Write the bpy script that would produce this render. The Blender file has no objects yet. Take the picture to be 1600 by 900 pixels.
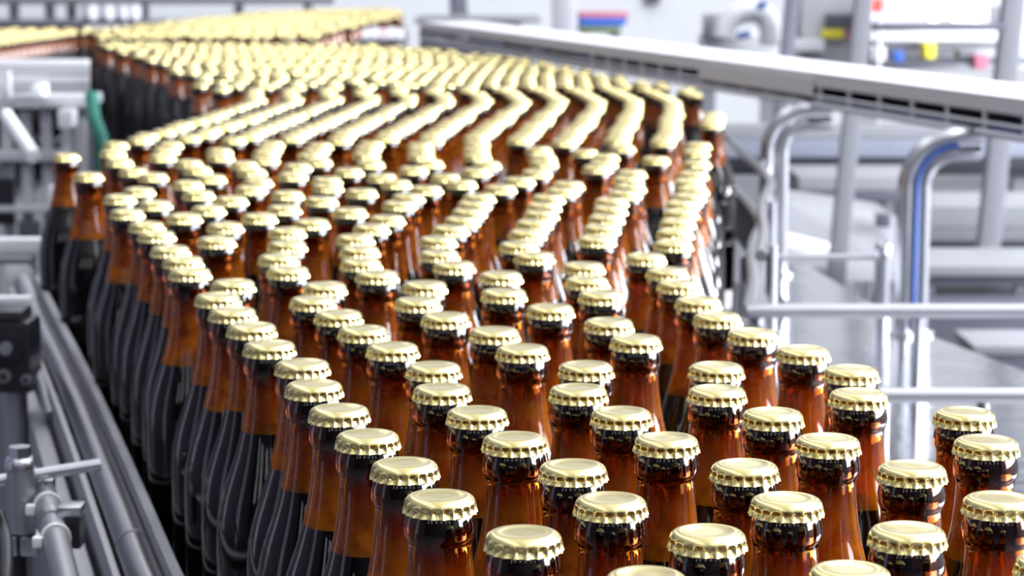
import bpy, bmesh, math, random
from mathutils import Vector, Matrix
C = bpy.context.scene
col = C.collection
random.seed(7)
PI = math.pi

# ------------------------------------------------------------------ camera
BZ = 0.95                       # height of the conveyor belt
FPX = 3600.0                    # focal length in pixels of the 1600 px wide frame
PITCH = math.atan(515.0 / FPX)
CP, SP = math.cos(PITCH), math.sin(PITCH)
CAMZ = BZ + 0.247 + 0.207
cam = bpy.data.cameras.new('camera')
cam.sensor_width = 36.0
cam.lens = 36.0 * FPX / 1600.0
cam.clip_start = 0.02
cam.clip_end = 100
cam.dof.use_dof = True
cam.dof.focus_distance = 0.93
cam.dof.aperture_fstop = 20.0
co = bpy.data.objects.new('camera', cam)
col.objects.link(co)
co.location = (0, 0, CAMZ)
co.rotation_euler = (PI / 2 - PITCH, 0, 0)
C.camera = co

# ------------------------------------------------------------------ light
vs = C.view_settings
vs.view_transform = 'Standard'
vs.look = 'None'
vs.gamma = 1.0
vs.use_curve_mapping = False
vs.exposure = 0.35
C.cycles.max_bounces = 14
C.cycles.diffuse_bounces = 3
C.cycles.glossy_bounces = 4
C.cycles.transmission_bounces = 12
C.cycles.transparent_max_bounces = 12
C.cycles.caustics_reflective = False
C.cycles.caustics_refractive = False
C.cycles.sample_clamp_indirect = 6.0
C.cycles.use_denoising = True

world = bpy.data.worlds.new('world')
C.world = world
world.use_nodes = True
bg = world.node_tree.nodes['Background']
bg.inputs[0].default_value = (0.80, 0.86, 1.0, 1)
bg.inputs[1].default_value = 0.2

def area_light(name, loc, rot, sx, sy, power, color=(1, 1, 1)):
    l = bpy.data.lights.new(name, 'AREA')
    l.shape = 'RECTANGLE'
    l.size, l.size_y, l.energy, l.color = sx, sy, power, color
    o = bpy.data.objects.new(name, l)
    col.objects.link(o)
    o.location, o.rotation_euler = loc, rot
    return o
# rows of tubes under the hall roof and daylight through the long window on the right
for x, power in ((-1.6, 85), (1.4, 120), (4.2, 150)):
    area_light('ceiling_light', (x, 5.0, 4.85), (0, 0, 0), 0.9, 17.0, power, (1.0, 0.99, 0.97))
area_light('window_and_fill_light', (6.3, 2.6, 2.6), (0, PI / 2, 0), 2.3, 8.5, 1700, (0.88, 0.93, 1.0))

for x in (-4.6, -2.9, -1.0, 0.7, 2.5, 4.2):
    area_light('window_and_fill_light', (x, -4.9, 3.95), (PI / 2, 0, 0), 0.8, 1.5, 6, (0.88, 0.93, 1.0))  # lamps added high on the unseen front wall to brighten caps and streak shoulders

# ------------------------------------------------------------------ helpers
def at(x, y, drop):
    """the point of the level plane DROP metres below the lens that the photo shows at pixel x, y"""
    Z = drop * FPX / (CP * (y + 65.0))
    return atz(x, y, Z)
def atz(x, y, Z):
    v = (y - 450.0) / FPX
    return Vector(((x - 800.0) / FPX * Z, Z * (CP - v * SP), CAMZ - Z * (SP + v * CP)))

def tag(o, label=None, cat=None, group=None, kind=None):
    if label: o['label'] = label
    if cat: o['category'] = cat
    if group: o['group'] = group
    if kind: o['kind'] = kind
    return o
def empty(name, loc, label, cat, group=None, rz=0.0):
    o = bpy.data.objects.new(name, None)
    o.empty_display_size = 0.02
    col.objects.link(o)
    o.location = loc
    o.rotation_euler = (0, 0, rz)
    return tag(o, label, cat, group)

class MB:
    """collects shapes and links them as ONE mesh object"""
    def __init__(s):
        s.v, s.f, s.m, s.mi = [], [], [], 0
    def add(s, vs_, fs):
        b = len(s.v)
        s.v += [tuple(q) for q in vs_]
        for f in fs:
            s.f.append([b + i for i in f]); s.m.append(s.mi)
        return s
    def box(s, c, size, rot=None, bevel=0.0):
        bm = bmesh.new()
        bmesh.ops.create_cube(bm, size=1.0)
        bmesh.ops.scale(bm, vec=size, verts=bm.verts)
        if bevel:
            bmesh.ops.bevel(bm, geom=bm.edges[:], offset=bevel, segments=2, affect='EDGES', profile=0.7)
        M = Matrix.Translation(c) @ (rot.to_4x4() if rot is not None else Matrix())
        s.add([M @ v.co for v in bm.verts], [[v.index for v in f.verts] for f in bm.faces])
        bm.free()
        return s
    def beam(s, a, b, w, h, bevel=0.0, up=Vector((0, 0, 1))):
        """box from a to b, w across, h high"""
        a, b = Vector(a), Vector(b)
        d = (b - a)
        x = d.normalized()
        y = up.cross(x)
        if y.length < 1e-4: y = Vector((0, 1, 0)).cross(x)
        y.normalize()
        z = x.cross(y)
        R = Matrix((x, y, z)).transposed()
        return s.box((a + b) / 2, (d.length, w, h), R, bevel)
    def tube(s, pts, r, n=14, cap=True):
        pts = [Vector(p) for p in pts]
        k = len(pts)
        t0 = (pts[1] - pts[0]).normalized()
        ref = Vector((0, 0, 1)) if abs(t0.z) < 0.9 else Vector((1, 0, 0))
        u = t0.cross(ref).normalized()
        V = []
        for i, p in enumerate(pts):
            t = (pts[min(i + 1, k - 1)] - pts[max(i - 1, 0)]).normalized()
            u = (u - t * u.dot(t)).normalized()
            w = t.cross(u)
            rr = r[i] if isinstance(r, (list, tuple)) else r
            for j in range(n):
                a = 2 * PI * j / n
                V.append(p + (u * math.cos(a) + w * math.sin(a)) * rr)
        F = [[i * n + j, i * n + (j + 1) % n, (i + 1) * n + (j + 1) % n, (i + 1) * n + j] for i in range(k - 1) for j in range(n)]
        if cap:
            F += [list(range(n))[::-1], [(k - 1) * n + j for j in range(n)]]
        return s.add(V, F)
    def lathe(s, prof, n=32, c=(0, 0, 0), close=False, M=None):
        """prof: (r, z) from one end to the other"""
        V, F = [], []
        c = Vector(c)
        for r, z in prof:
            for j in range(n):
                a = 2 * PI * j / n
                q = Vector((r * math.cos(a), r * math.sin(a), z))
                if M is not None: q = M @ q
                V.append(c + q)
        k = len(prof)
        for i in range(k - 1):
            for j in range(n):
                F.append([i * n + j, i * n + (j + 1) % n, (i + 1) * n + (j + 1) % n, (i + 1) * n + j])
        if close:
            F += [list(range(n))[::-1], [(k - 1) * n + j for j in range(n)]]
        return s.add(V, F)
    def sweep(s, path, prof):
        """closed profile of (across, up) carried along a path on the level"""
        path = [Vector(p) for p in path]
        k, n = len(path), len(prof)
        V = []
        for i, p in enumerate(path):
            t = path[min(i + 1, k - 1)] - path[max(i - 1, 0)]
            t.z = 0
            t.normalize()
            u = Vector((t.y, -t.x, 0))
            V += [p + u * a + Vector((0, 0, b)) for a, b in prof]
        F = [[i * n + j, i * n + (j + 1) % n, (i + 1) * n + (j + 1) % n, (i + 1) * n + j] for i in range(k - 1) for j in range(n)]
        F += [list(range(n))[::-1], [(k - 1) * n + j for j in range(n)]]
        return s.add(V, F)
    def mesh(s, name, mats, smooth=True, angle=40, outward=True):
        me = bpy.data.meshes.new(name)
        me.from_pydata(s.v, [], s.f)
        for m_ in (mats if isinstance(mats, (list, tuple)) else [mats]):
            me.materials.append(m_)
        me.polygons.foreach_set('material_index', s.m)
        if outward:
            bm = bmesh.new(); bm.from_mesh(me)
            bmesh.ops.recalc_face_normals(bm, faces=bm.faces)
            bm.to_mesh(me); bm.free()
        if smooth:
            me.shade_smooth()
            me.set_sharp_from_angle(angle=math.radians(angle))
        me.update()
        return me
    def build(s, name, mats, parent=None, smooth=True, angle=40, local=True):
        o = bpy.data.objects.new(name, s.mesh(name, mats, smooth, angle))
        col.objects.link(o)
        if parent is not None:
            o.parent = parent
            if local:            # the shapes were written in world coordinates
                root = parent
                off = Vector((0, 0, 0))
                while root is not None:
                    off += root.location; root = root.parent
                for v in o.data.vertices: v.co -= off
        return o

def smooth_path(pts, sub=10):
    pts = [Vector(p) for p in pts]
    out = []
    n = len(pts)
    for i in range(n - 1):
        p0, p1, p2, p3 = pts[max(i - 1, 0)], pts[i], pts[i + 1], pts[min(i + 2, n - 1)]
        for k in range(sub):
            t = k / sub
            out.append(0.5 * ((2 * p1) + (p2 - p0) * t + (2 * p0 - 5 * p1 + 4 * p2 - p3) * t * t + (3 * p1 - p0 - 3 * p2 + p3) * t ** 3))
    return out + [pts[-1]]

# ------------------------------------------------------------------ materials
def mat(name, base, rough=0.5, metal=0.0, noise=0.0, scale=30.0, bump=0.0, stretch=(1, 1, 1), coat=0.0, emit=0.0):
    m = bpy.data.materials.new(name)
    m.use_nodes = True
    nt = m.node_tree
    b = nt.nodes['Principled BSDF']
    b.inputs['Base Color'].default_value = (*base, 1)
    b.inputs['Roughness'].default_value = rough
    b.inputs['Metallic'].default_value = metal
    b.inputs['Coat Weight'].default_value = coat
    if emit:
        b.inputs['Emission Color'].default_value = (*base, 1)
        b.inputs['Emission Strength'].default_value = emit
    if noise or bump:
        tc = nt.nodes.new('ShaderNodeTexCoord')
        mp = nt.nodes.new('ShaderNodeMapping')
        mp.inputs['Scale'].default_value = stretch
        tx = nt.nodes.new('ShaderNodeTexNoise')
        tx.inputs['Scale'].default_value = scale
        tx.inputs['Detail'].default_value = 5
        nt.links.new(tc.outputs['Object'], mp.inputs[0])
        nt.links.new(mp.outputs[0], tx.inputs[0])
        if noise:
            rp = nt.nodes.new('ShaderNodeMapRange')
            rp.inputs['To Min'].default_value = 1 - noise
            rp.inputs['To Max'].default_value = 1 + noise
            nt.links.new(tx.outputs[0], rp.inputs[0])
            mx = nt.nodes.new('ShaderNodeVectorMath'); mx.operation = 'SCALE'
            mx.inputs[0].default_value = base
            nt.links.new(rp.outputs[0], mx.inputs['Scale'])
            nt.links.new(mx.outputs[0], b.inputs['Base Color'])
        if bump:
            bp = nt.nodes.new('ShaderNodeBump')
            bp.inputs['Strength'].default_value = bump
            bp.inputs['Distance'].default_value = 0.002
            nt.links.new(tx.outputs[0], bp.inputs['Height'])
            nt.links.new(bp.outputs[0], b.inputs['Normal'])
    return m

def amber_glass(name, mist, tint):
    """brown glass, misted by condensation above the beer"""
    m = bpy.data.materials.new(name)
    m.use_nodes = True
    nt = m.node_tree
    b = nt.nodes['Principled BSDF']
    b.inputs['Base Color'].default_value = (*tint, 1)
    b.inputs['Transmission Weight'].default_value = 1.0
    b.inputs['IOR'].default_value = 1.5
    b.inputs['Roughness'].default_value = 0.04
    tc = nt.nodes.new('ShaderNodeTexCoord')
    mp = nt.nodes.new('ShaderNodeMapping'); mp.inputs['Scale'].default_value = (1, 1, 0.15)
    tx = nt.nodes.new('ShaderNodeTexNoise'); tx.inputs['Scale'].default_value = 90; tx.inputs['Detail'].default_value = 3
    bp = nt.nodes.new('ShaderNodeBump'); bp.inputs['Strength'].default_value = 0.03; bp.inputs['Distance'].default_value = 0.001
    nt.links.new(tc.outputs['Object'], mp.inputs[0]); nt.links.new(mp.outputs[0], tx.inputs[0])
    nt.links.new(tx.outputs[0], bp.inputs['Height']); nt.links.new(bp.outputs[0], b.inputs['Normal'])
    if mist:
        tr = nt.nodes.new('ShaderNodeBsdfTranslucent'); tr.inputs[0].default_value = (1.0, 0.38, 0.02, 1)
        df = nt.nodes.new('ShaderNodeBsdfDiffuse'); df.inputs[0].default_value = (0.75, 0.25, 0.012, 1)
        a = nt.nodes.new('ShaderNodeMixShader'); a.inputs[0].default_value = 0.3
        nt.links.new(tr.outputs[0], a.inputs[1]); nt.links.new(df.outputs[0], a.inputs[2])
        t2 = nt.nodes.new('ShaderNodeTexNoise'); t2.inputs['Scale'].default_value = 70; t2.inputs['Detail'].default_value = 4
        nt.links.new(tc.outputs['Object'], t2.inputs[0])
        rp = nt.nodes.new('ShaderNodeMapRange')
        rp.inputs['From Min'].default_value = 0.40; rp.inputs['From Max'].default_value = 0.6
        rp.inputs['To Min'].default_value = 0.28 * mist; rp.inputs['To Max'].default_value = 0.85 * mist
        nt.links.new(t2.outputs[0], rp.inputs[0])
        # the mist thins out towards the mouth of the bottle
        sp = nt.nodes.new('ShaderNodeSeparateXYZ'); nt.links.new(tc.outputs['Object'], sp.inputs[0])
        fd = nt.nodes.new('ShaderNodeMapRange')
        fd.inputs['From Min'].default_value = 0.230; fd.inputs['From Max'].default_value = 0.200
        fd.inputs['To Min'].default_value = 0.03; fd.inputs['To Max'].default_value = 1.0
        nt.links.new(sp.outputs[2], fd.inputs[0])
        ml = nt.nodes.new('ShaderNodeMath'); ml.operation = 'MULTIPLY'
        nt.links.new(rp.outputs[0], ml.inputs[0]); nt.links.new(fd.outputs[0], ml.inputs[1])
        mx = nt.nodes.new('ShaderNodeMixShader')
        nt.links.new(ml.outputs[0], mx.inputs[0])
        nt.links.new(b.outputs[0], mx.inputs[1]); nt.links.new(a.outputs[0], mx.inputs[2])
        nt.links.new(mx.outputs[0], nt.nodes['Material Output'].inputs[0])
    return m

M = {
    'glass': amber_glass('amber_glass_over_beer', 0.0, (0.05, 0.016, 0.010)),
    'ring': amber_glass('thick_amber_glass', 0.0, (0.10, 0.022, 0.006)),
    'mist': amber_glass('misted_amber_glass', 1.0, (0.42, 0.11, 0.012)),
    'beer': mat('dark_beer', (0.006, 0.005, 0.008), 0.25),
    'gold': mat('pale_gold_cap', (0.83, 0.69, 0.30), 0.22, 0.95, noise=0.06, scale=60),
    'steel': mat('brushed_steel', (0.52, 0.52, 0.55), 0.28, 1.0, noise=0.08, scale=40, stretch=(1, 1, 12)),
    'satin': mat('satin_steel', (0.40, 0.40, 0.43), 0.42, 0.9, noise=0.08, scale=20),
    'grey': mat('grey_paint', (0.17, 0.17, 0.19), 0.5, 0.2, noise=0.05, scale=8),
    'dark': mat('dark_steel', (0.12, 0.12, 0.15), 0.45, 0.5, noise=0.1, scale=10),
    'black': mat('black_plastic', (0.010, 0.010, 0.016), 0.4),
    'wear': mat('grey_wear_strip', (0.33, 0.33, 0.36), 0.6, 0.0, noise=0.25, scale=420, bump=0.5),
    'white': mat('white_enamel', (0.74, 0.74, 0.77), 0.4),
    'tie': mat('white_nylon', (0.80, 0.80, 0.82), 0.5),
    'blue': mat('blue_hose', (0.015, 0.10, 0.42), 0.4),
    'navy': mat('blue_plastic', (0.04, 0.12, 0.45), 0.4),
    'green': mat('green_plastic', (0.0, 0.13, 0.09), 0.5),
    'yellow': mat('yellow_plastic', (0.75, 0.65, 0.05), 0.5),
    'red': mat('red_lamp', (1.0, 0.05, 0.04), 0.4, emit=1.5),
    'pink': mat('dull_red_plastic', (0.45, 0.14, 0.20), 0.5),
    'teal': mat('olive_green_plastic', (0.13, 0.17, 0.10), 0.5),
    'lamp': mat('lamp_lens', (1.0, 0.98, 0.92), 0.4, emit=3.0),
    'chain': mat('grey_chain_plates', (0.16, 0.16, 0.18), 0.45, 0.6, noise=0.2, scale=90),
    'plate': mat('wet_steel_plate', (0.48, 0.48, 0.51), 0.14, 1.0, noise=0.06, scale=14, bump=0.6, stretch=(1, 3, 1)),
    'floor': mat('grey_floor', (0.10, 0.10, 0.12), 0.35, noise=0.15, scale=2),
    'wall': mat('white_wall', (0.86, 0.87, 0.90), 0.7),
    'palegrey': mat('pale_grey_paint', (0.50, 0.50, 0.53), 0.45),
    'midgrey': mat('mid_grey_paint', (0.22, 0.22, 0.24), 0.45, noise=.1, scale=5),
    'pinkwhite': mat('pale_pink_card', (0.75, 0.55, 0.62), 0.6),
    'bluegrey': mat('blue_grey_paint', (0.20, 0.21, 0.26), 0.45, noise=.1, scale=6),
    'leftwall': mat('blue_grey_wall', (0.07, 0.07, 0.10), 0.7),
    'reflector': mat('blue_white_paint', (0.55, 0.58, 0.72), 0.6),
    'darkwall': mat('dark_wall', (0.035, 0.035, 0.05), 0.7),
    'ceiling': mat('white_ceiling', (0.8, 0.8, 0.82), 0.8),
}

# ------------------------------------------------------------------ the hall
def slab(name, c, size, m):
    o = MB().box(c, size).build(name, m, smooth=False)
    o['kind'] = 'structure'
    return o
slab('floor', (0, 5, -0.05), (14, 22, 0.1), M['floor'])
slab('ceiling', (0, 5, 5.05), (14, 22, 0.1), M['ceiling'])
slab('wall_back', (0, 15.05, 2.5), (14, 0.1, 5.0), M['wall'])
slab('wall_left', (-6.55, 5, 2.5), (0.1, 20, 5.0), M['leftwall'])
for i, y in enumerate((-0.8, 4.6)):
    slab('streak_reflector_%d' % (i + 1), (-6.42, y, 2.5), (0.16, 1.1, 5.0), M['reflector'])  # pale panels added out of view so the bottles reflect soft streaks
slab('wall_front', (0, -5.05, 2.5), (14, 0.1, 5.0), M['darkwall'])
slab('wall_right', (6.55, 5, 2.5), (0.1, 20, 5.0), M['wall'])

# ------------------------------------------------------------------ the bottle conveyor
# deck of chain plates under the bottles, three straight lengths that turn into each other
deck_left = [(-0.02, 0.3), (-0.13, 1.0), (-0.30, 1.6), (-0.385, 1.95), (-0.47, 2.2), (-0.53, 2.4), (-0.53, 2.6), (-0.48, 3.0), (-0.62, 4.0), (-1.12, 5.75)]
deck_right = [(0.34, 0.1), (0.31, 1.0), (0.27, 1.3), (0.24, 1.9), (0.235, 2.2), (0.27, 2.5), (0.28, 2.7), (0.335, 3.0), (0.26, 4.0), (-0.24, 5.75)]
def deck(name, L, R, label):
    V, F = [], []
    n = len(L)
    for (a, b), (c, d) in zip(L, R):
        V += [(a, b, BZ), (c, d, BZ), (c, d, BZ - 0.03), (a, b, BZ - 0.03)]
    for i in range(n - 1):
        for j in range(4):
            F.append([4 * i + j, 4 * i + (j + 1) % 4, 4 * i + 4 + (j + 1) % 4, 4 * i + 4 + j])
    F += [[0, 1, 2, 3], [4 * n - 4, 4 * n - 3, 4 * n - 2, 4 * n - 1]]
    r = empty(name, (0, 3, 0), label, 'conveyor')
    MB().add(V, F).build('chain_belt', M['chain'], r, smooth=False)
    for P_ in (L, R):
        MB().sweep([(x, y, BZ - 0.05) for x, y in P_], [(-.012, -.1), (.012, -.1), (.012, .04), (-.012, .04)]).build('side_frame', M['steel'], r)
        for k in range(1, n, 2):
            x, y = P_[k]
            MB().beam((x, y, 0), (x, y, BZ - 0.1), 0.05, 0.05).build('leg', M['satin'], r)
    return r
deck('bottle_conveyor', deck_left, deck_right, 'winding bottle conveyor under the crowd of brown bottles')
deck('bottle_conveyor', [(-1.16, 5.78), (-1.2, 6.5), (-1.2, 7.4), (-1.1, 9.6)], [(-0.46, 5.78), (-0.49, 6.5), (-0.48, 7.4), (-0.36, 9.6)], 'far straight bottle conveyor carrying the rearmost gold caps')
deck('bottle_conveyor', [(-2.3, 5.55), (-2.3, 7.0)], [(-1.24, 5.55), (-1.24, 7.0)], 'side conveyor with a short dark row of bottles at far left')

# wet plate on the right of the bottles
plate = [(0.335, 1.0), (0.98, 1.0), (0.80, 1.62), (0.562, 2.53), (0.496, 2.79), (0.44, 3.40), (0.375, 3.40), (0.365, 3.0), (0.315, 2.7), (0.30, 2.5), (0.265, 2.2), (0.268, 1.9), (0.295, 1.3)]
r = empty('transfer_table', (0.6, 2.0, 0), 'wet shiny steel plate table right of the bottles', 'table')
n = len(plate)
MB().add([(x, y, BZ + .002) for x, y in plate] + [(x, y, BZ - .01) for x, y in plate],
         [list(range(n)), list(range(n, 2 * n))] + [[i, (i + 1) % n, n + (i + 1) % n, n + i] for i in range(n)]).build('plate', M['plate'], r, smooth=False)
for x, y in ((0.9, 1.1), (0.47, 2.7), (0.40, 3.3)):
    MB().beam((x, y, 0), (x, y, BZ - .011), .05, .05).build('leg', M['satin'], r)

# ------------------------------------------------------------------ guide rails
GR = 0.345
r = empty('guide_rail', (-0.25, 1.5, BZ), 'long curved steel guide rail along the left side of the bottles', 'rail')
lp = [at(325, 960, GR), at(285, 895, GR), at(238, 790, GR), at(186, 675, GR), at(136, 570, GR), at(88, 480, GR), at(64, 430, GR)]
lp = smooth_path(lp, 8)
def left_of(path, d, dz=0.0):
    out = []
    for i, p in enumerate(path):
        t = path[min(i + 1, len(path) - 1)] - path[max(i - 1, 0)]; t.z = 0; t.normalize()
        out.append(p + Vector((-t.y, t.x, 0)) * d + Vector((0, 0, dz)))
    return out
MB().sweep(lp, [(0, 0), (0, -.022), (-.006, -.022), (-.006, 0)]).build('wear_strip', M['wear'], r)
MB().sweep(left_of(lp, .0065), [(0, .001), (0, -.028), (-.003, -.028), (-.003, .003), (-.002, .004)]).build('backing_strip', M['steel'], r)
MB().tube(left_of(lp, .019, -.008), .0100, 16).build('rail_tube', M['steel'], r)
MB().sweep(left_of(lp, .031, -.012), [(0, 0), (0, -.03), (-.004, -.03), (-.004, 0)]).build('lower_strip', M['satin'], r)
MB().sweep(left_of(lp, .040, -.035), [(0, 0), (0, -.05), (-.012, -.05), (-.012, 0)]).build('side_plate', M['satin'], r)
k = 13
q = left_of(lp, .019, -.008)
MB().tube([q[k], q[k] + (q[k + 1] - q[k]).normalized() * .004], 0.0107, 16).build('joint_sleeve', M['satin'], r)

r = empty('guide_rail', (0.3, 2.8, BZ), 'curved steel guide rail along the right side of the bottles', 'rail')
rp = smooth_path([(x, y, CAMZ - GR) for x, y in ((.233, 2.25), (.258, 2.45), (.277, 2.65), (.304, 2.85), (.326, 3.0), (.333, 3.2), (.334, 3.4), (.336, 3.6), (.337, 3.75), (.292, 3.95), (.243, 4.15))], 6)
MB().tube(rp, .0075, 14).build('rail_tube', M['steel'], r)
MB().tube([p + Vector((0.012, 0, .055)) for p in rp], .006, 14).build('rail_tube', M['steel'], r)
MB().sweep([p + Vector((0.004, 0, -.045)) for p in rp], [(.0, -.03), (.0, .03), (.010, .03), (.010, -.03)]).build('lower_strip', M['satin'], r)
for k in (2, 14, 30):
    p = rp[k]
    MB().tube([(p.x + .022, p.y, BZ + .002), (p.x + .022, p.y, p.z + .06)], .006, 12).build('rail_post', M['satin'], r)

def cross_rail(y, x0, x1, w, label):
    a, b = at(x0, y, GR), at(x1, y, GR)
    r = empty('cross_rail', (a.x, a.y, BZ), label, 'rail')
    MB().tube([a, b], w).build('rail_tube', M['satin'], r)
    for t in (0.04, .55):
        p = a.lerp(b, t)
        MB().tube([(p.x, p.y + .012, BZ + .002), (p.x, p.y + .012, p.z)], .005, 12).build('rail_post', M['satin'], r)
    return r
cross_rail(486, 1166, 1660, .0072, 'straight grey rail tube crossing behind the bottles to the right edge, upper of two')
cross_rail(618, 1372, 1680, .0062, 'straight grey rail tube in front of the wet plate, lower of two')

# small stand: post with a rounded head and a thin rod to the left
p = at(1377, 500, 0.457)
r = empty('rod_stand', p, 'short steel post with rounded head holding a thin level rod', 'stand')
top = atz(1377, 382, (p.y * CP + (CAMZ - p.z) * SP))
hgt = top.z - p.z
MB().lathe([(.0001, hgt + .008), (.006, hgt + .006), (.0105, hgt), (.0115, hgt - .012), (.0105, hgt - .02), (.0098, hgt - .022), (.0098, 0), (.0001, 0)], 20, p).build('post', M['steel'], r)
a = p + Vector((0, 0, hgt - .014))
MB().tube([a, a + Vector((-.176, .01, -.002))], .0038, 12).build('rod', M['steel'], r)
MB().tube([a + Vector((-.176, .01, -.002)), a + Vector((-.176, .01, -.10))], .0038, 12).build('rod_drop', M['steel'], r)

# ------------------------------------------------------------------ the raised conveyor on the right
D0 = 0.205
def pipe_leg(xp, yp_foot, xtop, label, hose):
    f = at(xp, yp_foot, 0.457)
    Zd = f.y * CP + (CAMZ - f.z) * SP
    zt = CAMZ - D0 - .004
    r = empty('pipe_leg', f, label, 'support')
    dx = (xtop - xp) / FPX * Zd
    R_ = .05
    for s_, (ox, oy) in enumerate(((-.0105, 0), (.0125, .012))):
        rr = R_ - ox if s_ == 0 else R_ - ox
        pts = [(f.x + ox, f.y + oy, BZ if s_ == 0 else BZ)]
        for k in range(9):
            a = PI / 2 * k / 8
            pts.append((f.x + R_ - (R_ - ox) * math.cos(a), f.y + oy, zt - .012 - R_ + (R_ - ox) * math.sin(a)))
        pts.append((f.x + max(dx, R_ + .03), f.y + oy + .01, pts[-1][2]))
        MB().tube(pts, .0098, 18).build('pipe', M['steel'], r)
        MB().tube([(f.x + ox, f.y + oy, BZ + .0015), (f.x + ox, f.y + oy, BZ + .006)], .017, 18).build('foot_flange', M['satin'], r)
    if hose:
        pts = [(f.x + .001, f.y - .008, BZ + .01), (f.x, f.y - .009, BZ + .07), (f.x + .001, f.y - .008, BZ + .15)]
        for k in range(9):
            a = PI / 2 * k / 8
            pts.append((f.x + R_ - (R_ - .001) * math.cos(a), f.y - .008, zt - .012 - R_ + (R_ - .001) * math.sin(a)))
        tb = MB().tube(pts, .0030, 12).build('hose', M['blue'], r)
        tag(tb, 'blue hose between the two pipes')
    return r
pipe_leg(1207, 437, 1275, 'left bent double pipe leg under the raised conveyor', False)
pipe_leg(1423, 530, 1500, 'right bent double pipe leg with blue hose under the raised conveyor', True)

r = empty('raised_conveyor', at(1200, 150, D0), 'raised slanting conveyor with white cover and wire tray crossing upper right', 'conveyor')
A = at(1720, 236, D0); B = at(660, 62, D0)
d = (B - A); d.normalize()
nrm = Vector((d.y, -d.x, 0))
if nrm.y < 0: nrm = -nrm              # away from the lens
U = Vector((0, 0, 1))
L = (B - A).length
def rc(t, across, up): return A + d * t + nrm * across + U * up
def rbox(mb, t0, t1, a0, a1, u0, u1):
    P = [rc(t, a, u) for t in (t0, t1) for a in (a0, a1) for u in (u0, u1)]
    mb.add(P, [[0, 1, 3, 2], [4, 6, 7, 5], [0, 4, 5, 1], [2, 3, 7, 6], [0, 2, 6, 4], [1, 5, 7, 3]])
    return mb
m = MB(); rbox(m, -0.3, L, -.006, .135, .040, .046); m.build('cover', M['white'], r, smooth=False)
m = MB(); rbox(m, -0.3, L, -.006, -.002, .026, .040); m.build('cover_lip', M['white'], r, smooth=False)
for q_ in ((.0, .0), (.0, .012)):
    MB().tube([rc(-.3, -.004, q_[1]), rc(L, -.004, q_[1])], .0026 if q_[1] else .0045, 8).build('wire', M['white'], r)
m = MB(); rbox(m, -.3, L, .0, .13, -.002, .001); m.build('tray_floor', M['palegrey'], r, smooth=False)
m = MB(); rbox(m, -.3, L, .120, .124, .0, .040); m.build('back_panel', M['palegrey'], r, smooth=False)
k = 0
t = -0.25
while t < L - 1.5:
    MB().tube([rc(t, -.004, -.002), rc(t, -.004, .040)], .0030, 8).build('wire_strut', M['white'], r)
    t += 0.105
rbox(m := MB(), .82, 1.32, -.009, -.007, .012, .038); m.build('side_panel', M['white'], r, smooth=False)
for j, (t0, t1, u0, u1) in enumerate(((-.3, -.08, .003, .013), (-.3, -.1, .016, .024), (.02, .16, .016, .023), (-.05, .3, .003, .008), (.38, .70, .003, .008), (.06, .20, .018, .024), (.42, .60, .004, .011), (.66, .80, .006, .012), (1.40, 1.58, .022, .030), (1.42, 1.62, .006, .012), (2.0, 2.15, .010, .018), (2.35, 2.45, .006, .02), (2.7, 2.95, .012, .026), (3.3, 3.5, .02, .032))):
    m = MB(); rbox(m, t0, t1, .004, .02, u0, u1)
    b_ = m.build('cable_bundle', M['navy'], r, smooth=False); tag(b_, 'dark blue cables in the wire tray')

# ------------------------------------------------------------------ posts and beams behind, right
def leaning_post(x0, y0, x1, y1, Z, w, name, label, m_='grey', foot=True):
    a, b = atz(x0, y0, Z), atz(x1, y1, Z)
    d_ = (b - a).normalized()
    top = a - d_ * 0.6
    fz = a.z / -d_.z
    bot = a + d_ * (fz - .02)
    r = empty(name, (bot.x, bot.y, 0), label, 'post')
    ww = w / FPX * Z
    MB().beam(top, bot, ww, ww, .004, up=Vector((0, 1, 0))).build('shaft', M[m_], r)
    MB().box((bot.x, bot.y, .01), (ww * 2.4, ww * 2.4, .02)).build('foot_plate', M['satin'], r)
    return r
leaning_post(1349, 0, 1306, 440, 5.0, 27, 'machine_post', 'grey machine post behind the raised conveyor, left of the red lamp')
leaning_post(1583, 0, 1538, 440, 5.1, 33, 'machine_post', 'grey machine post behind the raised conveyor at the right edge')
leaning_post(1237, 0, 1229, 80, 6.2, 20, 'machine_post', 'dark narrow machine post above the white cover, left of the yellow box', 'dark')
leaning_post(881, 0, 883, 60, 7.4, 38, 'machine_post', 'pale wide machine post beside the striped crate', 'satin')
leaning_post(716, 0, 719, 60, 8.4, 28, 'machine_post', 'dark machine post behind the farthest gold caps', 'dark')
def hbeam(x0, y0, x1, y1, Z, h, name, label, cat, m_, depth=.06):
    a, b = atz(x0, y0, Z), atz(x1, y1, Z)
    o = MB().beam(a, b, depth, h / FPX * Z, .003).build(name, M[m_])
    return tag(o, label, cat)
hbeam(1362, 42, 1570, 42, 5.04, 10, 'cross_beam', 'dark level beam between the two grey posts at upper right', 'beam', 'dark', .05)

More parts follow.
